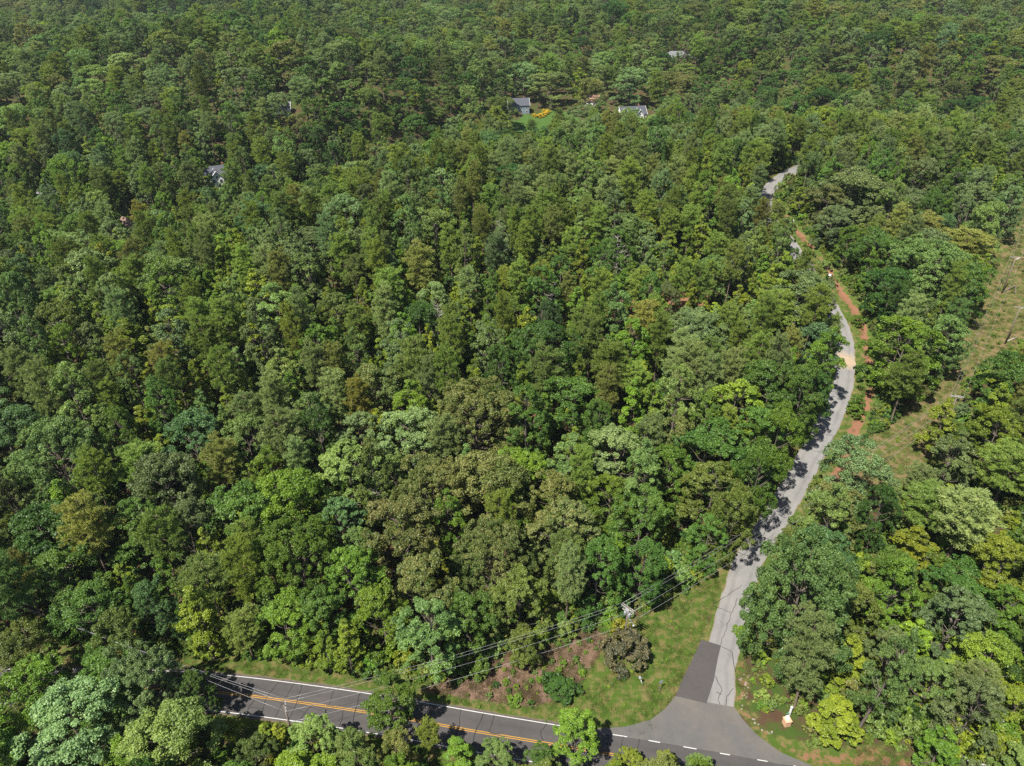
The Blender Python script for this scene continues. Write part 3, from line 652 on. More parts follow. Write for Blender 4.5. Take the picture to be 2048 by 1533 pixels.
for t in [
    (1628, 1115, 25, 255, 'bigoak', BG, "huge round cool-green tree beside the mouth of the side road"), (1725, 895, 18, 140, 'oak', SG, "silvery-green tree standing over the red ditch beside the side road bend"),
    (1690, 985, 12, 120, 'oak', TO), (1905, 800, 16, 78, 'gum', YG, "slim yellow-green cone-shaped tree right below the pale crossarm pole"), (1917, 872, 17, 105, 'poplar', SG, "silvery tall tree behind the slim yellow-green cone-shaped tree"),
    (1868, 985, 14, 120, 'pine', OL), (2040, 722, 18, 130, 'oak', MG), (2010, 830, 16, 130, 'oak', YG), (2035, 905, 17, 130, 'pine', OL), (1955, 985, 19, 140, 'pine', GG), (1840, 1062, 14, 110, 'gum', YG), (1785, 1120, 13, 120, 'oak', MG),
    (1930, 1195, 15, 160, 'oak', SG), (2030, 1095, 16, 150, 'oak', YG), (1990, 1290, 12, 130, 'oak', YG), (1795, 1270, 12, 105, 'oak', SG), (1690, 1408, 9, 105, 'gum', YG, "thin bright yellow-green sapling tree near the brick mailbox"), (1880, 1330, 11, 110, 'oak', PG), (2045, 1390, 10, 110, 'oak', YG),
    (1868, 492, 20, 205, 'bigoak', PG, "broad pale green tree overshadowing the power-line clearing"), (1822, 655, 19, 160, 'oak', BR, "tall bright green tree between the red clay ditch and the power-line clearing"), (1715, 352, 19, 160, 'oak', GG), (1955, 372, 18, 130, 'oak', SG), (1855, 432, 16, 100, 'pine', BO), (1935, 462, 16, 110, 'pine', BO), (1795, 545, 16, 110, 'oak', DG), (1660, 372, 15, 90, 'oak', GG), (1760, 470, 16, 110, 'oak', MG),
    (1612, 548, 19, 140, 'oak', SG, "silvery-green tree leaning over the side road where it curves uphill"), (1562, 590, 19, 90, 'pine', OL), (1555, 735, 19, 150, 'oak', MG), (1472, 768, 19, 130, 'poplar', YG), (1420, 865, 17, 150, 'oak', MG), (1430, 945, 16, 145, 'oak', OL), (1385, 632, 17, 185, 'bigoak', SG), (1520, 830, 17, 120, 'oak', MG), (1616, 735, 22, 100, 'oak', MG), (1568, 825, 20, 95, 'oak', BR), (1526, 898, 21, 98, 'oak', BR), (1476, 985, 19, 95, 'oak', OL), (1642, 655, 16, 95, 'oak', SG), (1420, 1040, 13, 85, 'oak', MG), (1900, 640, 18, 105, 'oak', PG), (1945, 540, 17, 105, 'oak', MG),
    (1222, 690, 20, 105, 'pine', OL), (1090, 662, 19, 195, 'bigoak', DG), (1245, 872, 17, 175, 'oak', SG), (1140, 872, 18, 110, 'poplar', PG), (1340, 905, 15, 120, 'oak', BR), (1150, 770, 17, 130, 'oak', MG),
    (950, 782, 20, 210, 'bigoak', TO, "great tan-tipped olive tree rising out of the wood between the roads"), (862, 932, 18, 190, 'bigoak', TO), (968, 935, 18, 180, 'oak', TO), (1135, 1012, 17, 170, 'oak', TO), (985, 1065, 18, 180, 'bigoak', TO), (795, 1015, 18, 180, 'oak', TO), (690, 905, 17, 160, 'oak', PG), (612, 790, 18, 105, 'poplar', PG), (822, 832, 17, 155, 'oak', SG), (722, 832, 17, 130, 'oak', SG), (742, 742, 16, 120, 'oak', TO),
    (540, 572, 20, 115, 'poplar', PG), (450, 562, 19, 62, 'poplar', PG), (560, 702, 17, 90, 'poplar', PG), (447, 702, 17, 58, 'poplar', SG), (386, 722, 15, 52, 'gum', YG), (502, 540, 18, 80, 'gum', YG), (240, 642, 18, 100, 'gum', YG), (330, 612, 17, 105, 'gum', YG), (372, 832, 17, 140, 'oak', BG), (490, 842, 17, 120, 'oak', PG),
    (95, 862, 20, 215, 'bigoak', PG), (278, 892, 17, 110, 'pine', OL), (470, 985, 17, 160, 'oak', MG), (585, 1065, 18, 210, 'bigoak', BR), (405, 1120, 16, 115, 'pine', DO), (262, 1012, 17, 150, 'oak', MG), (75, 1030, 17, 180, 'oak', DG), (110, 1125, 16, 170, 'oak', MG), (165, 1195, 14, 150, 'oak', MG), (700, 1110, 17, 150, 'oak', BR), (850, 1130, 17, 150, 'oak', TO), (1290, 1000, 16, 140, 'oak', MG), (1040, 1150, 15, 140, 'oak', OL), (1200, 1090, 17, 120, 'oak', MG), (1052, 1275, 8, 70, 'oak', OL), (1290, 1080, 16, 110, 'oak', MG), (760, 1190, 14, 130, 'oak', BR), (930, 1200, 13, 120, 'oak', MG), (560, 1210, 12, 120, 'oak', BR), (640, 1190, 13, 110, 'oak', MG), (480, 1230, 11, 90, 'pine', DO),
    (250, 1322, 15, 195, 'bigoak', SG, "wide silvery-green tree hiding the two-lane road where it runs off"), (115, 1405, 15, 210, 'oak', SG), (325, 1452, 14, 200, 'oak', PG), (385, 1352, 11, 80, 'oak', MG), (768, 1364, 13, 118, 'poplar', BR, "upright bright green tree standing in front of the two-lane road's yellow lines"), (1152, 1430, 11, 105, 'poplar', BR, "small bright green tree beside the two-lane road near the lane dashes"),
    (618, 1456, 9, 110, 'oak', PG), (700, 1482, 8, 90, 'oak', PG), (850, 1452, 9, 55, 'pine', OL), (915, 1482, 8, 80, 'gum', BR), (990, 1498, 7, 90, 'oak', PG), (1080, 1512, 6, 70, 'oak', MG), (1262, 1516, 5, 80, 'oak', YG), (1335, 1520, 5, 70, 'oak', YG), (1405, 1518, 5, 60, 'oak', PG), (500, 1490, 9, 100, 'oak', OL), (190, 1335, 14, 150, 'oak', MG), (60, 1345, 14, 150, 'oak', BR), (20, 1270, 13, 120, 'oak', OL), (40, 1330, 12, 130, 'oak', OL), (220, 1230, 13, 110, 'oak', OL), (1120, 1365, 3.2, 60, 'gum', DG)]:
    hero(*t)

def kind_at(x, y):
    """mix of trees by place: pines on the hill between the roads and on the far right, gums under them, oaks elsewhere"""
    q = rng.random()
    s = math.sin(x*.031+1.)+math.sin(y*.027-.5)+.7*math.sin((x+y)*.052)
    pinebelt = (x > -75-(y-110)*.25) and (128+.06*x < y < 275) and x < 88
    farpine = (y > 255 and x > 85+0*y and y < 430 and x > .28*y)
    if pinebelt: w = (.12, .16, .32, .40)
    elif farpine: w = (.34, .14, .10, .42)
    elif y > 300: w = (.60, .27, .04, .09) if s < .7 else (.46, .18, .05, .31)
    elif x < -40 and y > 95: w = (.36, .18, .24, .22)
    elif x > 95 and y < 210: w = (.44, .10, .26, .20)
    else: w = (.62, .14, .12, .12)
    return ('oak', 'poplar', 'gum', 'pine')[int(np.searchsorted(np.cumsum(w), q*sum(w)*.9999))]
def colour_for(kind, x, y):
    q = rng.random()
    if kind == 'pine': return (OL, OL, OL, DO, BO, GG, GG)[int(q*7)]
    if kind == 'gum': return (YG, YG, YG, BR, PG, BR)[int(q*6)]
    if kind == 'poplar': return (PG, PG, SG, BR, MG)[int(q*5)]
    if -30 < x < 45 and y < 140: return (TO, OL, MG, BR, PG, SG, DG, BR)[int(q*8)]
    if y > 300:
        f = math.sin(x*.019+y*.011+2)+math.sin(y*.033-x*.012)+.6*math.sin(x*.05)
        if f > .7 and q < .7: return (PG, SG, PG, YG, SG)[int(rng.random()*5)]
        if f < -.7 and q < .7: return (DG, MG, OL, DG, DO)[int(rng.random()*5)]
        return (MG, DG, SG, OL, SG, MG, PG, TO, PG, DG)[int(q*10)]
    return (MG, DG, BG, SG, BR, OL, PG, GG)[int(q*8)]
Ru = {'oak': (3.2, 7.4), 'poplar': (3.1, 4.9), 'gum': (2.1, 3.6), 'pine': (2.5, 4.2)}
Hu = {'oak': (13, 20), 'poplar': (17, 24), 'gum': (10, 18), 'pine': (16, 23)}
cand = []
YMAX = 1080
while len(cand) < 42000:
    y = math.sqrt(rng.random())*YMAX
    x = (rng.random()*2-1)*(.80*y+45)
    if y > 26: cand.append((x, y))
# extra darts nearby so that the near woods close up
for _ in range(16000):
    y = 40+rng.random()*290; cand.append(((rng.random()*2-1)*(.80*y+30), y))
cand = np.array(cand)
keep = np.ones(len(cand), bool)
for ln, d in NOGO: keep &= segdist(cand[:, 0], cand[:, 1], ln) > d
keep &= ~inpoly(cand[:, 0], cand[:, 1], CLEAR); keep &= sdf(cand[:, 0], cand[:, 1], GRASS_TRI) > 1.8; keep &= ~inpoly(cand[:, 0], cand[:, 1], BANK)
keep &= sdf(cand[:, 0], cand[:, 1], LAWN) > 1.; keep &= sdf(cand[:, 0], cand[:, 1], CORNER) > .5; keep &= sdf(cand[:, 0], cand[:, 1], APRON) > 2.
keep &= segdist(cand[:, 0], cand[:, 1], CLAYLINE) > 3.2
for hx, hy, hr in HOUSES: keep &= np.hypot(cand[:, 0]-hx, cand[:, 1]-hy) > hr
cand = cand[keep]
KU, KV = KEEP[:, 0], KEEP[:, 1]
def clear_view(x, y, h, R, lo=.18):
    z = tz(x, y); u1, v1, dp = proj(x, y, z+h); u0, v0, _ = proj(x, y, z+h*lo); a = R*F/dp
    b = abs(v0-v1)/2+a*.22; cu, cv = (u0+u1)/2, (v0+v1)/2
    if cu+a < 0 or cu-a > W0 or cv-b > H0: return True
    return not np.any(((KU-cu)/a)**2+((KV-cv)/b)**2 < .92)
for x, y in cand:
    k = kind_at(x, y); a, b = Ru[k]; R = a+(b-a)*rng.random(); a, b = Hu[k]; h = a+(b-a)*rng.random()
    if y < 60 and x > -42: h *= .62; R *= .8                                     # young growth on the camera side of the two-lane road
    if x > 70 and y < 120 and x > 45+.3*y: h *= .72
    g = .86 if y > 330 else .76
    if y > 330:
        sz = 1.08+.24*math.sin(x*.028+1.1*math.sin(y*.02))*math.sin(y*.031+.8*math.sin(x*.017)); R *= 1.42*sz; h *= sz
    if not near_ok(x, y, R, g): continue
    if y < 640 and not clear_view(x, y, h, R):
        h *= .6; R *= .7
        if not clear_view(x, y, h, R):
            h *= .6; R *= .75
            if y > 330 or not clear_view(x, y, h, R): continue
    put(x, y, h, R, k, colour_for(k, x, y))

# ------------------------------------------------------------------ individuals and the mass of the far woods
sideR = SIDE[::4]
def zone(x, y):
    d_s = np.hypot(sideR[:, 0]-x, sideR[:, 1]-y); j = int(np.argmin(d_s)); right = x > sideR[j, 0]
    d_m = np.hypot(MAINR[:, 0]-x, MAINR[:, 1]-y); jm = int(np.argmin(d_m))
    if y < MAINR[jm, 1] or (y < 70 and x < 60): return "across the two-lane road"
    if y > crest(np.array(x)) + 8: return "in the hollow past the crest"
    if not right:
        if d_m[jm] < 24: return "lining the two-lane road"
        if d_s[j] < 15: return "lining the side road"
        if x < -45: return "beside the pine stand"
        if y > 125: return "on the hilltop side of the wood"
        return "inside the wood between the roads"
    if inpoly(np.array([x]), np.array([y]), CLEAR)[0]: return "in the power-line clearing"
    if y > 232: return "uphill of the power-line clearing"
    lx = np.interp(y, [70, 100, 130, 160, 200, 240], [60, 75, 88, 118, 142, 160])
    if x < lx: return "between side road and power-line clearing"
    return "beyond the power-line clearing"
ADJ = {'oak': ("round-headed", "lumpy", "many-lobed", "dome-topped", "upright shaggy", "billowing", "full-headed"), 'bigoak': ("very broad", "wide-spreading"), 'poplar': ("egg-shaped", "narrow", "shaggy", "knobbly"), 'gum': ("cone-shaped", "pointed", "slim tapering", "ragged pointed"),
       'pine': ("long-crowned", "open-crowned", "full-crowned", "high-crowned", "deep-crowned")}
NAME = {'oak': 'oak_tree', 'bigoak': 'oak_tree', 'poplar': 'poplar_tree', 'gum': 'gum_tree', 'pine': 'pine_tree'}
CAT = {'oak': 'broadleaf tree', 'bigoak': 'broadleaf tree', 'poplar': 'poplar tree', 'gum': 'gum tree', 'pine': 'pine tree'}
WORD = {'oak': 'leafy tree', 'bigoak': 'leafy tree', 'poplar': 'poplar', 'gum': 'gum tree', 'pine': 'pine'}
LIMIT = {'oak_tree': 290, 'poplar_tree': 200, 'gum_tree': 220, 'pine_tree': 290}
scored = []
for i, (x, y, h, R, k, col, lab) in enumerate(TREES):
    z = tz(x, y); u, v, dp = proj(x, y, z+h*.7); px = R*F/dp
    vis = -px*.5 < u < W0+px*.5 and -px*.5 < v < H0+px*1.2
    scored.append(((1e6 if lab else px) if vis else -1, i))
scored.sort(reverse=True)
cnt = {}; single = set()
for s, i in scored:
    n = NAME[TREES[i][4]]
    if s > 0 and cnt.get(n, 0) < LIMIT[n]: cnt[n] = cnt.get(n, 0)+1; single.add(i)
def jitter(c, r, amt=.16):
    f = 1+r.normal(0, amt); g = r.normal(0, .06)
    return (c[0]*f*(1+g), c[1]*f, c[2]*f*(1-g), c[3])
VAR = [int(rng.integers(len(KINDS[t[4]]))) for t in TREES]
LAB = {}
for i in single:
    x, y, h, R, k, col, lab = TREES[i]; size = "small " if h < 9.5 else "tall " if h > 19.5 and k in ('oak', 'pine') else "very tall " if h > 22 else ""
    LAB[i] = lab or f"{size}{ADJ[k][VAR[i]]} {col} {WORD[k]} {zone(x, y)}"
tally = {}
for i in single: tally[LAB[i]] = tally.get(LAB[i], 0)+1
sa = np.array([[TREES[i][0], TREES[i][1]] for i in sorted(single)]); si = sorted(single); LAB2 = {}
for i in si:
    if tally[LAB[i]] > 1:                                            # told apart by the tree it stands next to
        d_ = (sa[:, 0]-TREES[i][0])**2+(sa[:, 1]-TREES[i][1])**2; n_ = [si[q] for q in np.argsort(d_)[1:7] if si[q] != i]
        for w in n_:
            t_ = TREES[w]; new = f"{LAB[i]}, next to {'an' if t_[5][0] in 'aeo' else 'a'} {t_[5]} {WORD[t_[4]]}"
            if len(new.split()) <= 16 and new not in LAB2.values(): LAB2[i] = new; break
LAB.update(LAB2)
far_pts = []; protos = {}; PCOL = bpy.data.collections.new("woodland_kinds")
for i, (x, y, h, R, k, col, lab) in enumerate(TREES):
    var = VAR[i]; H, R0, cr, tr, jm = KINDS[k][var]; rot = rng.random()*6.283
    if i in single:
        o = empty(NAME[k], (x, y, tz(x, y)), rot, category=CAT[k], label=LAB[i], group=f"{WORD[k]}s {zone(x, y)}")
        o.scale = (R/R0, R/R0, h/H); o.rotation_euler = (rng.normal(0, .03), rng.normal(0, .03), rot)
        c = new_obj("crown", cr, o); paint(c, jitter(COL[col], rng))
        new_obj("trunk", tr, o)
    else:
        key = (k, var)
        if key not in protos:
            po = bpy.data.objects.new("kind_%04d" % len(protos), jm()); protos[key] = len(protos); PCOL.objects.link(po)
        far_pts.append((x, y, tz(x, y), rot, R/R0, h/H, protos[key], *jitter(COL[col], rng)))

def scatter(name, pts, coll, label, category, kind="stuff"):
    """one object whose points carry copies of the shapes in coll: rows x,y,z,rot,sxy,sz,index,colour"""
    a = np.array(pts, np.float32); me = bpy.data.meshes.new(name); me.vertices.add(len(a)); me.vertices.foreach_set('co', a[:, :3].ravel())
    for nme, arr, ty in (('rot', np.stack([a[:, 3]*0, a[:, 3]*0, a[:, 3]], 1), 'FLOAT_VECTOR'), ('scl', np.stack([a[:, 4], a[:, 4], a[:, 5]], 1), 'FLOAT_VECTOR')):
        t = me.attributes.new(nme, ty, 'POINT'); t.data.foreach_set('vector', arr.astype(np.float32).ravel())
    t = me.attributes.new('leaf_colour', 'FLOAT_COLOR', 'POINT'); t.data.foreach_set('color', a[:, 7:11].ravel())
    t = me.attributes.new('pick', 'INT', 'POINT'); t.data.foreach_set('value', a[:, 6].astype(np.int32))
    o = new_obj(name, me, kind=kind, label=label, category=category)
    ng = bpy.data.node_groups.new(name, 'GeometryNodeTree'); ng.interface.new_socket('Geometry', in_out='INPUT', socket_type='NodeSocketGeometry'); ng.interface.new_socket('Geometry', in_out='OUTPUT', socket_type='NodeSocketGeometry')
    N = ng.nodes; gi = N.new('NodeGroupInput'); go = N.new('NodeGroupOutput'); ci = N.new('GeometryNodeCollectionInfo'); ip = N.new('GeometryNodeInstanceOnPoints')
    ci.inputs['Collection'].default_value = coll; ci.inputs['Separate Children'].default_value = True; ci.inputs['Reset Children'].default_value = True
    def na(n, ty):
        q = N.new('GeometryNodeInputNamedAttribute'); q.data_type = ty; q.inputs[0].default_value = n; return q.outputs[0]
    ip.inputs['Pick Instance'].default_value = True
    er = N.new('FunctionNodeEulerToRotation'); ng.links.new(na('rot', 'FLOAT_VECTOR'), er.inputs[0])
    ng.links.new(gi.outputs[0], ip.inputs['Points']); ng.links.new(ci.outputs[0], ip.inputs['Instance']); ng.links.new(na('pick', 'INT'), ip.inputs['Instance Index'])
    ng.links.new(er.outputs[0], ip.inputs['Rotation']); ng.links.new(na('scl', 'FLOAT_VECTOR'), ip.inputs['Scale']); ng.links.new(ip.outputs[0], go.inputs[0])
    md = o.modifiers.new(name, 'NODES'); md.node_group = ng; return o
scatter("woodland", far_pts, PCOL, "unbroken mixed woodland rolling away over the hills", "woodland")

# undergrowth between the trunks
UCOL = bpy.data.collections.new("undergrowth_kinds"); un = 7; UC = (DG, MG, BR, YG, OL, PG, TO)
for s in range(3): UCOL.objects.link(bpy.data.objects.new("kind_%04d" % s, KINDS['shrub'][s][4]()))
def uk(lo=0): q = int(rng.integers(lo, un)); return (q % 3, *jitter(COL[UC[q]], rng))
u = []
q = np.stack([(rng.random(16000)*2-1)*230, 30+rng.random(16000)*290], 1)
k = (segdist(q[:, 0], q[:, 1], MAINR[::3]) > 7.5) & (segdist(q[:, 0], q[:, 1], sideR) > 4.2) & ~inpoly(q[:, 0], q[:, 1], CLEAR) & ~inpoly(q[:, 0], q[:, 1], GRASS_TRI) & ~inpoly(q[:, 0], q[:, 1], BANK) & (sdf(q[:, 0], q[:, 1], CORNER) > 1) & (sdf(q[:, 0], q[:, 1], APRON) > 2) & (segdist(q[:, 0], q[:, 1], CLAYLINE) > 2.2) & (np.abs(q[:, 0]) < .8*q[:, 1]+35)
k &= ~((q[:, 0] > 20) & (q[:, 0] < 47) & (q[:, 1] > 58) & (q[:, 1] < 92))
for cs in CLAY_SPOTS: k &= ~inpoly(q[:, 0], q[:, 1], cs)
q = q[k]
for x, y in q:
    s = .45+.75*rng.random(); u.append((x, y, tz(x, y)-.05, rng.random()*6.28, s, s*(.8+.7*rng.random()), *uk()))
q = np.stack([-65+rng.random(9000)*115, 64+rng.random(9000)*60], 1); d_ = np.minimum(sdf(q[:, 0], q[:, 1], GRASS_TRI), sdf(q[:, 0], q[:, 1], BANK)); dmm = segdist(q[:, 0], q[:, 1], MAINR[::2])
q = q[(((d_ > .2) & (d_ < 6)) | ((dmm > 6.9) & (dmm < 10.5) & (d_ > .2))) & (dmm > 6.6) & (segdist(q[:, 0], q[:, 1], SIDE[::2]) > 3.6) & (sdf(q[:, 0], q[:, 1], APRON) > 2) & ~((q[:, 0] > 22) & (q[:, 1] < 88))]
for x, y in q[:1500]:
    s = .22+.5*rng.random()**2; u.append((x, y, tz(x, y)-.05, rng.random()*6.28, s, s*(.8+.5*rng.random()), *uk(1)))
q = np.stack([50+rng.random(9000)*60, 100+rng.random(9000)*150], 1); e_ = segdist(q[:, 0], q[:, 1], SIDE[::2]); q = q[(e_ > 8.5) & (e_ < 14) & ~inpoly(q[:, 0], q[:, 1], CLEAR)]
for x, y in q[:1300]:
    s = .2+.5*rng.random()**2; u.append((x, y, tz(x, y)-.05, rng.random()*6.28, s, s*(.8+.5*rng.random()), *uk(0)))
q = np.stack([40+rng.random(900)*55, 46+rng.random(900)*40], 1); mbp = P(1572, 1449); q = q[np.hypot(q[:, 0]-mbp[0], q[:, 1]-mbp[1]+1) > 3.2]; q = q[(sdf(q[:, 0], q[:, 1], CORNER) > .3) & (segdist(q[:, 0], q[:, 1], MAINR[::2]) > 6) & (sdf(q[:, 0], q[:, 1], APRON) > 2)]
for x, y in q:
    s = .2+.45*rng.random(); u.append((x, y, tz(x, y)-.05, rng.random()*6.28, s, s, *uk(2)))
q = np.stack([90+rng.random(2600)*100, 130+rng.random(2600)*160], 1); q = q[inpoly(q[:, 0], q[:, 1], CLEAR)]
for x, y in q[:110]:
    s = .12+.22*rng.random(); u.append((x, y, tz(x, y)-.03, rng.random()*6.28, s, s, *uk(2)))
xy = np.stack([-20+rng.random(3000)*50, 62+rng.random(3000)*40], 1); xy = xy[inpoly(xy[:, 0], xy[:, 1], BANK)]
for x, y in xy[:90]:
    s = .1+.25*rng.random(); u.append((x, y, tz(x, y)-.03, rng.random()*6.28, s, s, *uk()))
q = np.stack([-15+rng.random(1500)*55, 62+rng.random(1500)*45], 1); q = q[inpoly(q[:, 0], q[:, 1], GRASS_TRI) & ~inpoly(q[:, 0], q[:, 1], BANK)]
for x, y in q[:170]:
    s = .05+.11*rng.random(); u.append((x, y, tz(x, y)-.03, rng.random()*6.28, s, s*.8, *uk(1)))
scatter("undergrowth", u, UCOL, "low leafy undergrowth covering the floor of the wood", "undergrowth")

# grass on the verges and in the clearing
def tuft(name, n, h, spread, seed, lean=.5):
    r = np.random.default_rng(seed); b = np.stack([r.normal(0, spread, n), r.normal(0, spread, n), np.zeros(n)-.02], 1)
    d = unit(np.stack([r.normal(0, lean, n), r.normal(0, lean, n), np.ones(n)], 1)); l = h*(.5+.8*r.random((n, 1)))
    w = unit(np.cross(d, r.normal(size=(n, 3))))*(.018+.012*h)
    v = np.stack([b-w, b+w, b+d*l], 1).reshape(-1, 3)
    return raw_mesh(name, v, np.arange(n*3).reshape(-1, 3), [BLADE], r.random(n))
GCOL = bpy.data.collections.new("grass_kinds"); gk = [(.058, .104, .013, 1), (.078, .122, .018, 1), (.046, .085, .012, 1), (.14, .135, .038, 1), (.10, .120, .026, 1), (.17, .115, .075, 1)]
for i_, cc in enumerate(gk):
    po = bpy.data.objects.new("kind_%04d" % i_, tuft("tuft", 60, .22 if i_ < 3 else .38, .33, 700+i_)); GCOL.objects.link(po)
g = []
def gp(k): return (k, *jitter(gk[k], rng, .12))
def strew(n, box, test, picks, s0, s1):
    q = np.stack([box[0]+rng.random(n)*(box[1]-box[0]), box[2]+rng.random(n)*(box[3]-box[2])], 1); q = q[test(q[:, 0], q[:, 1])]
    for x, y in q:
        s = s0+(s1-s0)*rng.random(); g.append((x, y, tz(x, y), rng.random()*6.28, s, s, *gp(random.choice(picks))))
offroad = lambda x, y: (segdist(x, y, MAINR[::2]) > 3.95) & (segdist(x, y, SIDE[::2]) > 3.0) & ~inpoly(x, y, [(15, 58), (52, 52), (52, 66), (38, 72), (30, 72), (24, 66)])
strew(16000, (-70, 40, 58, 110), lambda x, y: offroad(x, y) & ((segdist(x, y, MAINR[::3]) < 6.6) | inpoly(x, y, GRASS_TRI)) & ~inpoly(x, y, BANK), [0, 1, 2, 0, 1, 4], .5, 1.05)
strew(9000, (30, 115, 84, 250), lambda x, y: offroad(x, y) & (segdist(x, y, SIDE[::3]) < 6.), [0, 1, 2, 4], .5, 1.)
strew(26000, (60, 200, 120, 290), lambda x, y: inpoly(x, y, CLEAR) & offroad(x, y), [3, 4, 4, 1, 0, 4], .6, 1.3)
strew(9000, (-20, 35, 62, 100), lambda x, y: inpoly(x, y, BANK), [5, 3, 5], .6, 1.3)
strew(3500, (30, 60, 48, 84), lambda x, y: offroad(x, y) & inpoly(x, y, CORNER), [0, 1, 3, 5], .5, 1.)
scatter("grass", g, GCOL, "short green and dry grass on verges, bank and power-line clearing", "grass")

# ------------------------------------------------------------------ single bushes, dead trees, flowers, logs
def bush(u_, v_, wpx, hm, col, label, group=None, name="bush"):
    p = P(u_, v_); R = wpx/2*proj(*p)[2]/F; H, R0, cr, tr, jm = KINDS['shrub'][int(rng.integers(3))]
    o = empty(name, (p[0], p[1], p[2]-.05), rng.random()*6.28, label=label, category="bush")
    if group: o["group"] = group
    o.scale = (R/R0, R/R0, hm/H); c = new_obj("crown", cr, o); paint(c, COL[col] if isinstance(col, str) else col); new_obj("stem", tr, o); return o
register('bigbush', 4.2, 3.6, broadleaf(520, 4.2, 3.6, .04, bushp, 16, 150, 60, .5, .30, .36), LEAF, BARK)
def big_bush(u_, v_, R, hm, col, label):
    p = P(u_, v_); H, R0, cr, tr, jm = KINDS['bigbush'][0]
    o = empty("bush", (p[0], p[1], p[2]-.05), rng.random()*6.28, label=label, category="bush"); o.scale = (R/R0, R/R0, hm/H)
    c = new_obj("crown", cr, o); paint(c, col); new_obj("stem", tr, o)
big_bush(1251, 1318, 3.7, 4.2, (.088, .090, .045, .55), "large round brownish-green bush at the foot of the utility pole")
bush(1243, 1272, 38, 3.4, (.26, .25, .02, 1), "small yellow bush behind the round brownish-green bush")
bush(1248, 1357, 9, .6, 'blue-green', "tiny blue-green shrub on the grass below the round bush", name="shrub")
bush(1046, 1330, 46, 3.6, 'olive green', "dusty olive bush on the brown bank below the wires")
bush(1105, 1372, 40, 2.4, 'dark green', "dark green bush low on the brown bank", name="bush")
bush(1140, 1392, 42, 2.2, 'dark green', "dark green bush at the end of the brown bank beside grass")
bush(1030, 1405, 26, 1.0, 'bright green', "little bright green shrub where bank meets verge", name="shrub")
mi = int(np.argmin(abs(x_of+62)))
while x_of[mi] < -6:
    c0 = MAINR[mi]+mn[mi]*rng.uniform(8.2, 10.5); H, R0, cr, tr, jm = KINDS['shrub'][int(rng.integers(3))]; s = rng.uniform(.8, 1.35)
    o = empty("bush", (c0[0], c0[1], tz(*c0)-.05), rng.random()*6.28, label=f"{(bc := (BR, MG, OL, YG)[int(rng.integers(4))])} bush at the foot of the wood along the two-lane road verge", category="bush", group="bushes along the verge")
    o.scale = (s, s, s*rng.uniform(.9, 1.3)); c = new_obj("crown", cr, o); paint(c, jitter(COL[bc], rng, .08)); new_obj("stem", tr, o)
    mi += int(rng.integers(2, 4))
for _ in range(46):                                                   # scrub in the corner right of the junction
    pu, pv = rng.uniform(1830, 2060), rng.uniform(1340, 1533); p = P(pu, pv); H, R0, cr, tr, jm = KINDS['shrub'][int(rng.integers(3))]; s = rng.uniform(.8, 1.5)
    if sdf(np.array([p[0]]), np.array([p[1]]), CORNER)[0] < 1.2 or segdist(np.array([p[0]]), np.array([p[1]]), MAINR[::2])[0] < 6: continue
    o = empty("bush", (p[0], p[1], p[2]-.05), rng.random()*6.28, label=f"{(bc := (YG, YG, BR, PG, OL)[int(rng.integers(5))])} bush in the thick scrub uphill of the guardrail", category="bush", group="scrub bushes by the guardrail")
    o.scale = (s, s, s*rng.uniform(.8, 1.4)); c = new_obj("crown", cr, o); paint(c, jitter(COL[bc], rng, .08)); new_obj("stem", tr, o)
for pu, pv, rr, hh in ((1075, 236, 1.5, 1.5), (1081, 234, 1.6, 1.6), (1087, 231, 1.5, 1.5), (1092, 228, 1.5, 1.5), (1096, 225, 1.4, 1.5), (1088, 224, 1.2, 1.4), (1069, 233, 1.2, 1.3)):
    p = P(pu, pv); H, R0, cr, tr, jm = KINDS['shrub'][1]
    o = empty("flowering_bush", (p[0], p[1], p[2]-.1), pu, label="golden-yellow mounded bush in the curved row edging the lawn", category="bush", group="yellow bushes edging the lawn")
    o.scale = (rr/R0, rr/R0, hh/H); c = new_obj("crown", cr, o); paint(c, (.60, .40, .02, 1)); new_obj("stem", tr, o)
for n_, (pu, pv, h, lab) in enumerate(((868, 610, 17, "bare grey dead pine among the olive pines on the hill"), (110, 640, 16, "bare grey dead tree on the slope beside the pine stand"), (1525, 300, 17, "bare dead pine leaning near the crest by the side road"),
        (1240, 470, 18, "bare dead trunk among the pines high on the hill"), (1470, 505, 15, "bare dead tree beside the side road's upper bend"), (545, 500, 15, "grey dead tree above the two tall pale poplars"), (1000, 440, 17, "dead bare pine in the middle of the pine stand"), (735, 985, 12, "twisted bare branches standing in the wood between the roads"), (1100, 560, 16, "grey dead snag with broken limbs over young gums"))):
    p = P(pu, pv, h); o = empty("dead_tree", (p[0], p[1], p[2]-h), n_*1.3, label=lab, category="dead tree", group="dead trees"); o.scale = (h/17, h/17, h/17); o.rotation_euler = (rng.normal(0, .06), rng.normal(0, .06), n_)
    new_obj("branches", DEADS[n_ % 2][0], o); new_obj("trunk", DEADS[n_ % 2][1], o)
def log(a, b, r, label):
    p, q = P(*a), P(*b); m = MB(); m.tube([(p[0], p[1], p[2]+r*.6), tuple((p+q)/2+np.array([0, 0, r*.8])), (q[0], q[1], q[2]+r*.6)], [r, r*.9, r*.65], 8)
    m.tube([tuple((p+q)/2+np.array([0, 0, r])), tuple((p+q)/2+np.array([.5, .4, r+.9]))], [r*.4, r*.12], 5)
    m.build("fallen_log", DEADW, None, True, label=label, category="log")
log((2014, 683), (2034, 676), .16, "bleached fallen log lying in the power-line clearing")
log((1905, 1432), (1922, 1452), .28, "broken reddish-grey log in the scrub below the silvery trees")
log((1940, 640), (1960, 652), .14, "thin fallen branch in the shade along the clearing")
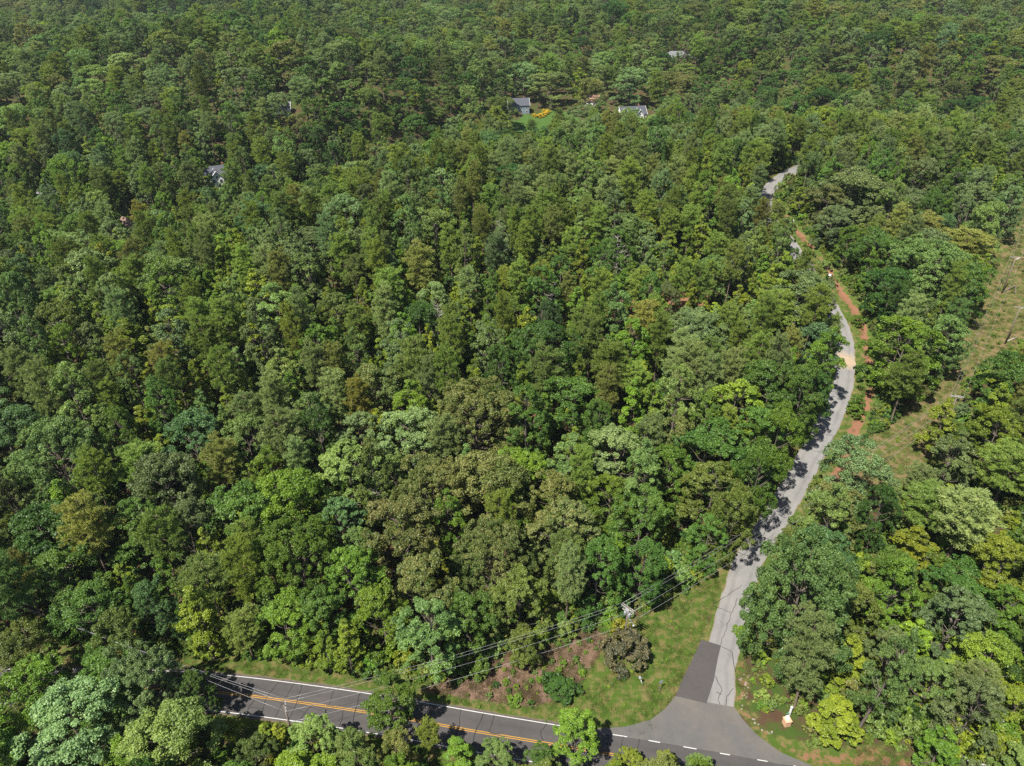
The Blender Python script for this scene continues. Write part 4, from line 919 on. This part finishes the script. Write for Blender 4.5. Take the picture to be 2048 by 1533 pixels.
log((1018, 1352), (1013, 1372), .08, "pale dead branch lying on the brown bank")

# ------------------------------------------------------------------ utility line
def pole(base, h, arm_dir, label, arms=((.35, 2.4),), can=False, lamp=False, double=False):
    o = empty("utility_pole", base, math.atan2(arm_dir[1], arm_dir[0]), label=label, category="utility pole")
    m = MB(); m.tube([(0, 0, -1), (0, 0, h*.5), (0, 0, h)], [.19, .165, .13], 10); m.build("pole", POLEW, o, True)
    att = []
    for k, (dz, L) in enumerate(arms):
        for s in ((-1, 1) if double else (1,)):
            a = MB(); a.box((0, s*.19, h-dz), (L, .10, .13)); ao = a.build("crossarm", ARMW, o)
        for x in (-L*.46, -L*.22, L*.22, L*.46)[:4 if k == 0 else 2]:
            i_ = MB(); i_.lathe((x, .17 if not double else 0, h-dz+.06), [(.025, 0), (.03, .08), (.085, .10), (.05, .15), (.085, .17), (.05, .24)], 8); i_.build("insulator", PORC, o, True)
            if k == 0: att.append((x, .17 if not double else 0, h-dz+.32))
        for s in (-1, 1):
            b = MB(); b.tube([(s*L*.3, .13, h-dz-.06), (0, .13, h-dz-.75)], .02, 4); b.build("brace", STEEL, o)
    if can:
        for s in (-1, 1):
            c_ = MB(); c_.lathe((s*.42, -.1, h-2.2), [(.2, 0), (.24, .05), (.24, .75), (.21, .82), (.06, .84), (.05, 1.02)], 12); c_.build("transformer", CANP, o, True)
        c_ = MB(); c_.box((0, -.25, h-.85), (.7, .25, .5)); c_.build("cutout", PORC, o)
    if lamp:
        l_ = MB(); l_.tube([(.1, 0, h-2.6), (.9, -.4, h-2.2), (1.7, -.8, h-2.15)], .035, 6); lo_ = l_.build("lamp_arm", STEEL, o)
        l_ = MB(); l_.lathe((1.95, -.9, h-2.3), [(.06, .2), (.16, .12), (.22, 0), (.18, -.08), (.05, -.12)][::-1], 10); l_.build("lamp_head", STEEL, lo_)
        m_ = MB(); m_.box((0, -.26, 1.9), (.35, .2, .5)); m_.build("meter_box", WPAINT, o)
    for q in (.45, .3): att.append((0, -.2, h*(1-q)))
    bpy.context.view_layer.update()
    a = math.atan2(arm_dir[1], arm_dir[0]); ca, sa = math.cos(a), math.sin(a)
    return [np.array([base[0]+x*ca-y*sa, base[1]+x*sa+y*ca, base[2]+z]) for x, y, z in att]
p1 = P(568, 1411, 9.5); p1[2] -= 9.5
p2 = P(1247, 1291); p3 = P(1915, 791, 11.); p3[2] -= 11.
p4 = P(2003, 588); p5 = P(2010, 688)
def perp(a, b): d = b-a; return (d[1], -d[0])
dA = p2-p1; dB = p3-p2; dC = p4-p3
p0 = P(-150, 1130, 9.5); p0[2] -= 9.5; p6 = p4+np.array([45, 62, 0]); p6[2] = tz(p6[0], p6[1])
A0 = pole(p0, 9.5, (0, 1), "utility pole hidden among trees along the two-lane road's end")
A1 = pole(p1, 9.5, (dA[1], -dA[0]), "dark utility pole rising in front of the two-lane road")
A2 = pole(p2, 10., (.72, -.70), "utility pole with transformers and a lamp on the grassy junction corner", ((.35, 2.6), (1.1, 2.0)), True, True, True)
A3 = pole(p3, 11., (1., -.25), "utility pole with pale crossarm above the slim cone-shaped tree", ((.3, 2.9),), double=True)
A4 = pole(p4, 12., (1., -.22), "tall utility pole with braced foot standing in the power-line clearing", ((.3, 3.2),))
A5 = pole(p5, 11.5, (1., -.3), "weathered grey utility pole near the fallen log in the clearing", ((.3, 2.6),))
A6 = pole(p6, 11., (1., -.3), "utility pole at the top of the power-line clearing", ((.3, 3.0),))
def wire(a, b, sag, r, label, group):
    m = MB(); n = 16
    m.tube([tuple(a+(b-a)*t-np.array([0, 0, 4*sag*t*(1-t)])) for t in np.linspace(0, 1, n+1)], r, 5)
    m.build("overhead_wire", WIREM, None, True, label=label, category="wire", group=group)
for A_, B_, s, lab in ((A0, A1, .9, "overhead wire running off from the dark pole along the two-lane road"), (A1, A2, 1.1, "overhead wire from the dark pole to the transformer pole on the corner"), (A2, A3, 2.2, "overhead wire from the transformer pole over the side road to the crossarm pole"), (A3, A4, 1.4, "overhead wire up the clearing between the two crossarm poles"), (A4, A6, 1.4, "overhead wire from the tall clearing pole towards the crest")):
    for k in ((0, 1, 3, 4) if A_ is A1 or A_ is A2 else (0, 1, 3)):
        wire(A_[k], B_[k], s*(1 if k < 4 else 1.15), .017 if k < 4 else .022, lab, lab.split(" from ")[-1] if " from " in lab else lab)
def guy(a, b, label): wire(np.array(a, float), np.array(b, float), 0., .012, label, "guy wires")
guy(p2+np.array([0, 0, 8.6]), P(1270, 1312), "guy wire staying the transformer pole"); guy(p2+np.array([0, 0, 7.6]), P(1262, 1316), "guy wire staying the transformer pole")
guy(p4+np.array([0, 0, 10.5]), P(2028, 580), "guy wire staying the tall pole in the clearing")
for a, b in (((2004, 587), (2031, 574)), ((2031, 574), (2029, 590))):
    pa, pb = P(*a), P(*b); m = MB()
    m.tube([(pa[0], pa[1], pa[2]+.4), (pb[0], pb[1], pb[2]+.5)], .13, 6); m.build("timber_brace", POLEW, None, label="dark timber lying at the foot of the tall clearing pole", category="timber", group="timbers at the pole foot")

# ------------------------------------------------------------------ signs, mailboxes, guardrail, stones
def octagon(r, y, n=8): return [(r*math.cos(math.pi/8+k*math.pi/4), y, r*math.sin(math.pi/8+k*math.pi/4)) for k in range(n)]
p = P(1319, 1381); s = empty("stop_sign", p, .35, label="octagonal road sign seen from its bare grey back at the junction", category="road sign")
m = MB(); m.box((0, 0, 1.2), (.06, .05, 2.9)); m.build("post", STEEL, s)
m = MB(); v = octagon(.40, -.045)+octagon(.40, -.03); v = [(x, y, z+2.25) for x, y, z in v]
m.add(v, [tuple(range(8)), tuple(range(15, 7, -1))]+[(k, k+8, (k+1) % 8+8, (k+1) % 8) for k in range(8)]); m.build("plate", SIGNBACK, s)
RED = simple("sign_red", (.42, .02, .02), (.50, .03, .03), 3, .4, 0, .5)
m = MB(); v = octagon(.39, -.026)+octagon(.39, -.022); v = [(x, y, z+2.25) for x, y, z in v]
m.add(v, [tuple(range(8)), tuple(range(15, 7, -1))]); m.build("face", RED, s)
s.rotation_euler = (0, 0, .35)
p = P(1286, 1372); s = empty("marker_post", p, 0, label="leaning white marker post with small dark disc on the grass", category="post"); s.rotation_euler = (-.05, -.32, 0)
m = MB(); m.tube([(0, 0, -.2), (0, 0, 2.1)], .05, 8); m.build("post", WPAINT, s, True)
m = MB(); m.lathe((0, 0, 2.05), [(.18, -.22), (.26, 0), (.18, .22)], 10); m.build("disc", CANP, s)
BRICKT = simple("tan_brick", (.46, .25, .15), (.60, .36, .24), 10, .9, .3)
p = P(1572, 1449); s = empty("mailbox_pillar", p, .2, label="tan brick mailbox pillar beside the huge cool-green tree", category="mailbox")
m = MB(); m.box((0, 0, .55), (.95, .95, 1.3)); m.build("pillar", BRICKT, s); m = MB(); m.box((0, 0, 1.25), (1.1, 1.1, .12)); m.build("cap", BRICKT, s)
m = MB(); m.box((0, .1, 1.5), (.4, .6, .38)); m.lathe((0, 0, 0), [(.01, 1.69), (.01, 1.7)], 4); m.build("mailbox", WPAINT, s)
p = P(1577, 1434); s = empty("white_post", p, .1, label="white wooden post with small green plate behind the mailbox pillar", category="post")
m = MB(); m.box((0, 0, 1.2), (.22, .22, 2.6)); m.build("post", WPAINT, s); m = MB(); m.box((-.32, -.1, 1.0), (.5, .05, .35)); m.build("plate", simple("green_plate", (.10, .26, .18), (.16, .34, .24), 3, .5, 0), s)
m = MB(); m.box((0, 0, 2.56), (.3, .3, .1)); m.build("cap", WPAINT, s)
def mailbox(u_, v_, label, big=1.):
    p = P(u_, v_); s = empty("mailbox", p, .6, label=label, category="mailbox"); s.scale = (big, big, big)
    m = MB(); m.box((0, 0, .5), (.1, .1, 1.1)); m.build("post", WPAINT, s)
    m = MB(); m.tube([(0, -.3, 1.2), (0, .3, 1.2)], .17, 10); m.box((0, 0, 1.1), (.33, .59, .2)); m.build("box", WPAINT, s); m = MB(); m.box((.19, .1, 1.3), (.03, .06, .3)); m.build("flag", RED, s)
mailbox(1632, 982, "white mailbox on a post beside the side road below the red ditch", 1.2)
mailbox(1658, 561, "white post mailbox beside the side road near the leaning young tree", 1.5); mailbox(1584, 452, "white roadside mailbox at the side road's upper bend by red clay", 1.7)
g0, g1 = P(1915, 1521), P(1965, 1533); d = (g1-g0)/np.linalg.norm(g1-g0); gr = empty("guardrail", g0, math.atan2(d[1], d[0]), label="galvanised guardrail showing through the scrub by the two-lane road", category="guardrail")
L = 9.
m = MB(); pr = [(0, .45), (.06, .50), (.0, .56), (.0, .62), (.06, .68), (0, .74)]
m.add([(x, -y-.1, z) for x in (-.5, L) for y, z in pr]+[(x, -y-.13, z) for x in (-.5, L) for y, z in pr], [(i, i+1, i+7, i+6) for i in range(5)]+[(i+12, i+18, i+19, i+13) for i in range(5)]); m.build("rail", STEEL, gr)
for k in range(5):
    m = MB(); m.box((.2+k*1.9, 0, .3), (.12, .16, .95)); m.build("post", POLEW, gr)
SM = []
for k in range(3):
    m = MB(); r = np.random.default_rng(900+k); m.lathe((0, 0, 0), [(.12, -.1), (.3*r.uniform(.8, 1.2), .0), (.26*r.uniform(.8, 1.2), .14), (.1, .24)], 7); v_ = m.v; m.v = [(x*r.uniform(.8, 1.25), y*r.uniform(.8, 1.25), z) for x, y, z in v_]; SM.append(m.mesh("stone", ROCKM))
for k in range(34):
    pu = rng.uniform(1478, 1500) if k < 22 else rng.uniform(1500, 1545); pv = rng.uniform(1345, 1425) if k < 22 else 1430+(pu-1500)*.75+rng.uniform(0, 14)
    p = P(pu, pv); o = new_obj("stone", SM[k % 3], label="pale loose stone in the eroded clay edge of the junction", category="stone", group="stones along the junction edge"); o.location = p; o.rotation_euler = (0, 0, k); q = rng.uniform(.25, .6); o.scale = (q, q, q*.8)
# dead brush cut down on the bank
m = MB()
for x, y in xy[90:620]:
    a = rng.random()*6.28; l = rng.uniform(.4, 1.3); z = tz(x, y); m.tube([(x, y, z), (x+math.cos(a)*l, y+math.sin(a)*l, z+rng.uniform(.1, .7))], [.022, .01], 3)
m.build("dead_brush", simple("dead_brush", (.24, .17, .13), (.38, .29, .23), 4, .9, 0), None, kind="stuff", label="dry brown cut brush strewn over the bank", category="brush")
HAZE = .00006
if HAZE:
    m = bpy.data.materials.new("haze"); m.use_nodes = True; nt = m.node_tree; nt.nodes.clear(); out = nt.nodes.new("ShaderNodeOutputMaterial"); pv = nt.nodes.new("ShaderNodeVolumePrincipled")
    pv.inputs['Color'].default_value = (.80, .90, 1, 1); pv.inputs['Density'].default_value = HAZE; pv.inputs['Anisotropy'].default_value = .2; nt.links.new(pv.outputs[0], out.inputs['Volume'])
    b = MB(); b.box((0, 3300, 90), (9400, 8400, 240)); b.build("haze", m, kind="stuff", label="faint blue summer haze in the air over the woods", category="haze")
print("TREES", len(TREES), cnt, "far", len(far_pts), "protos", len(protos))
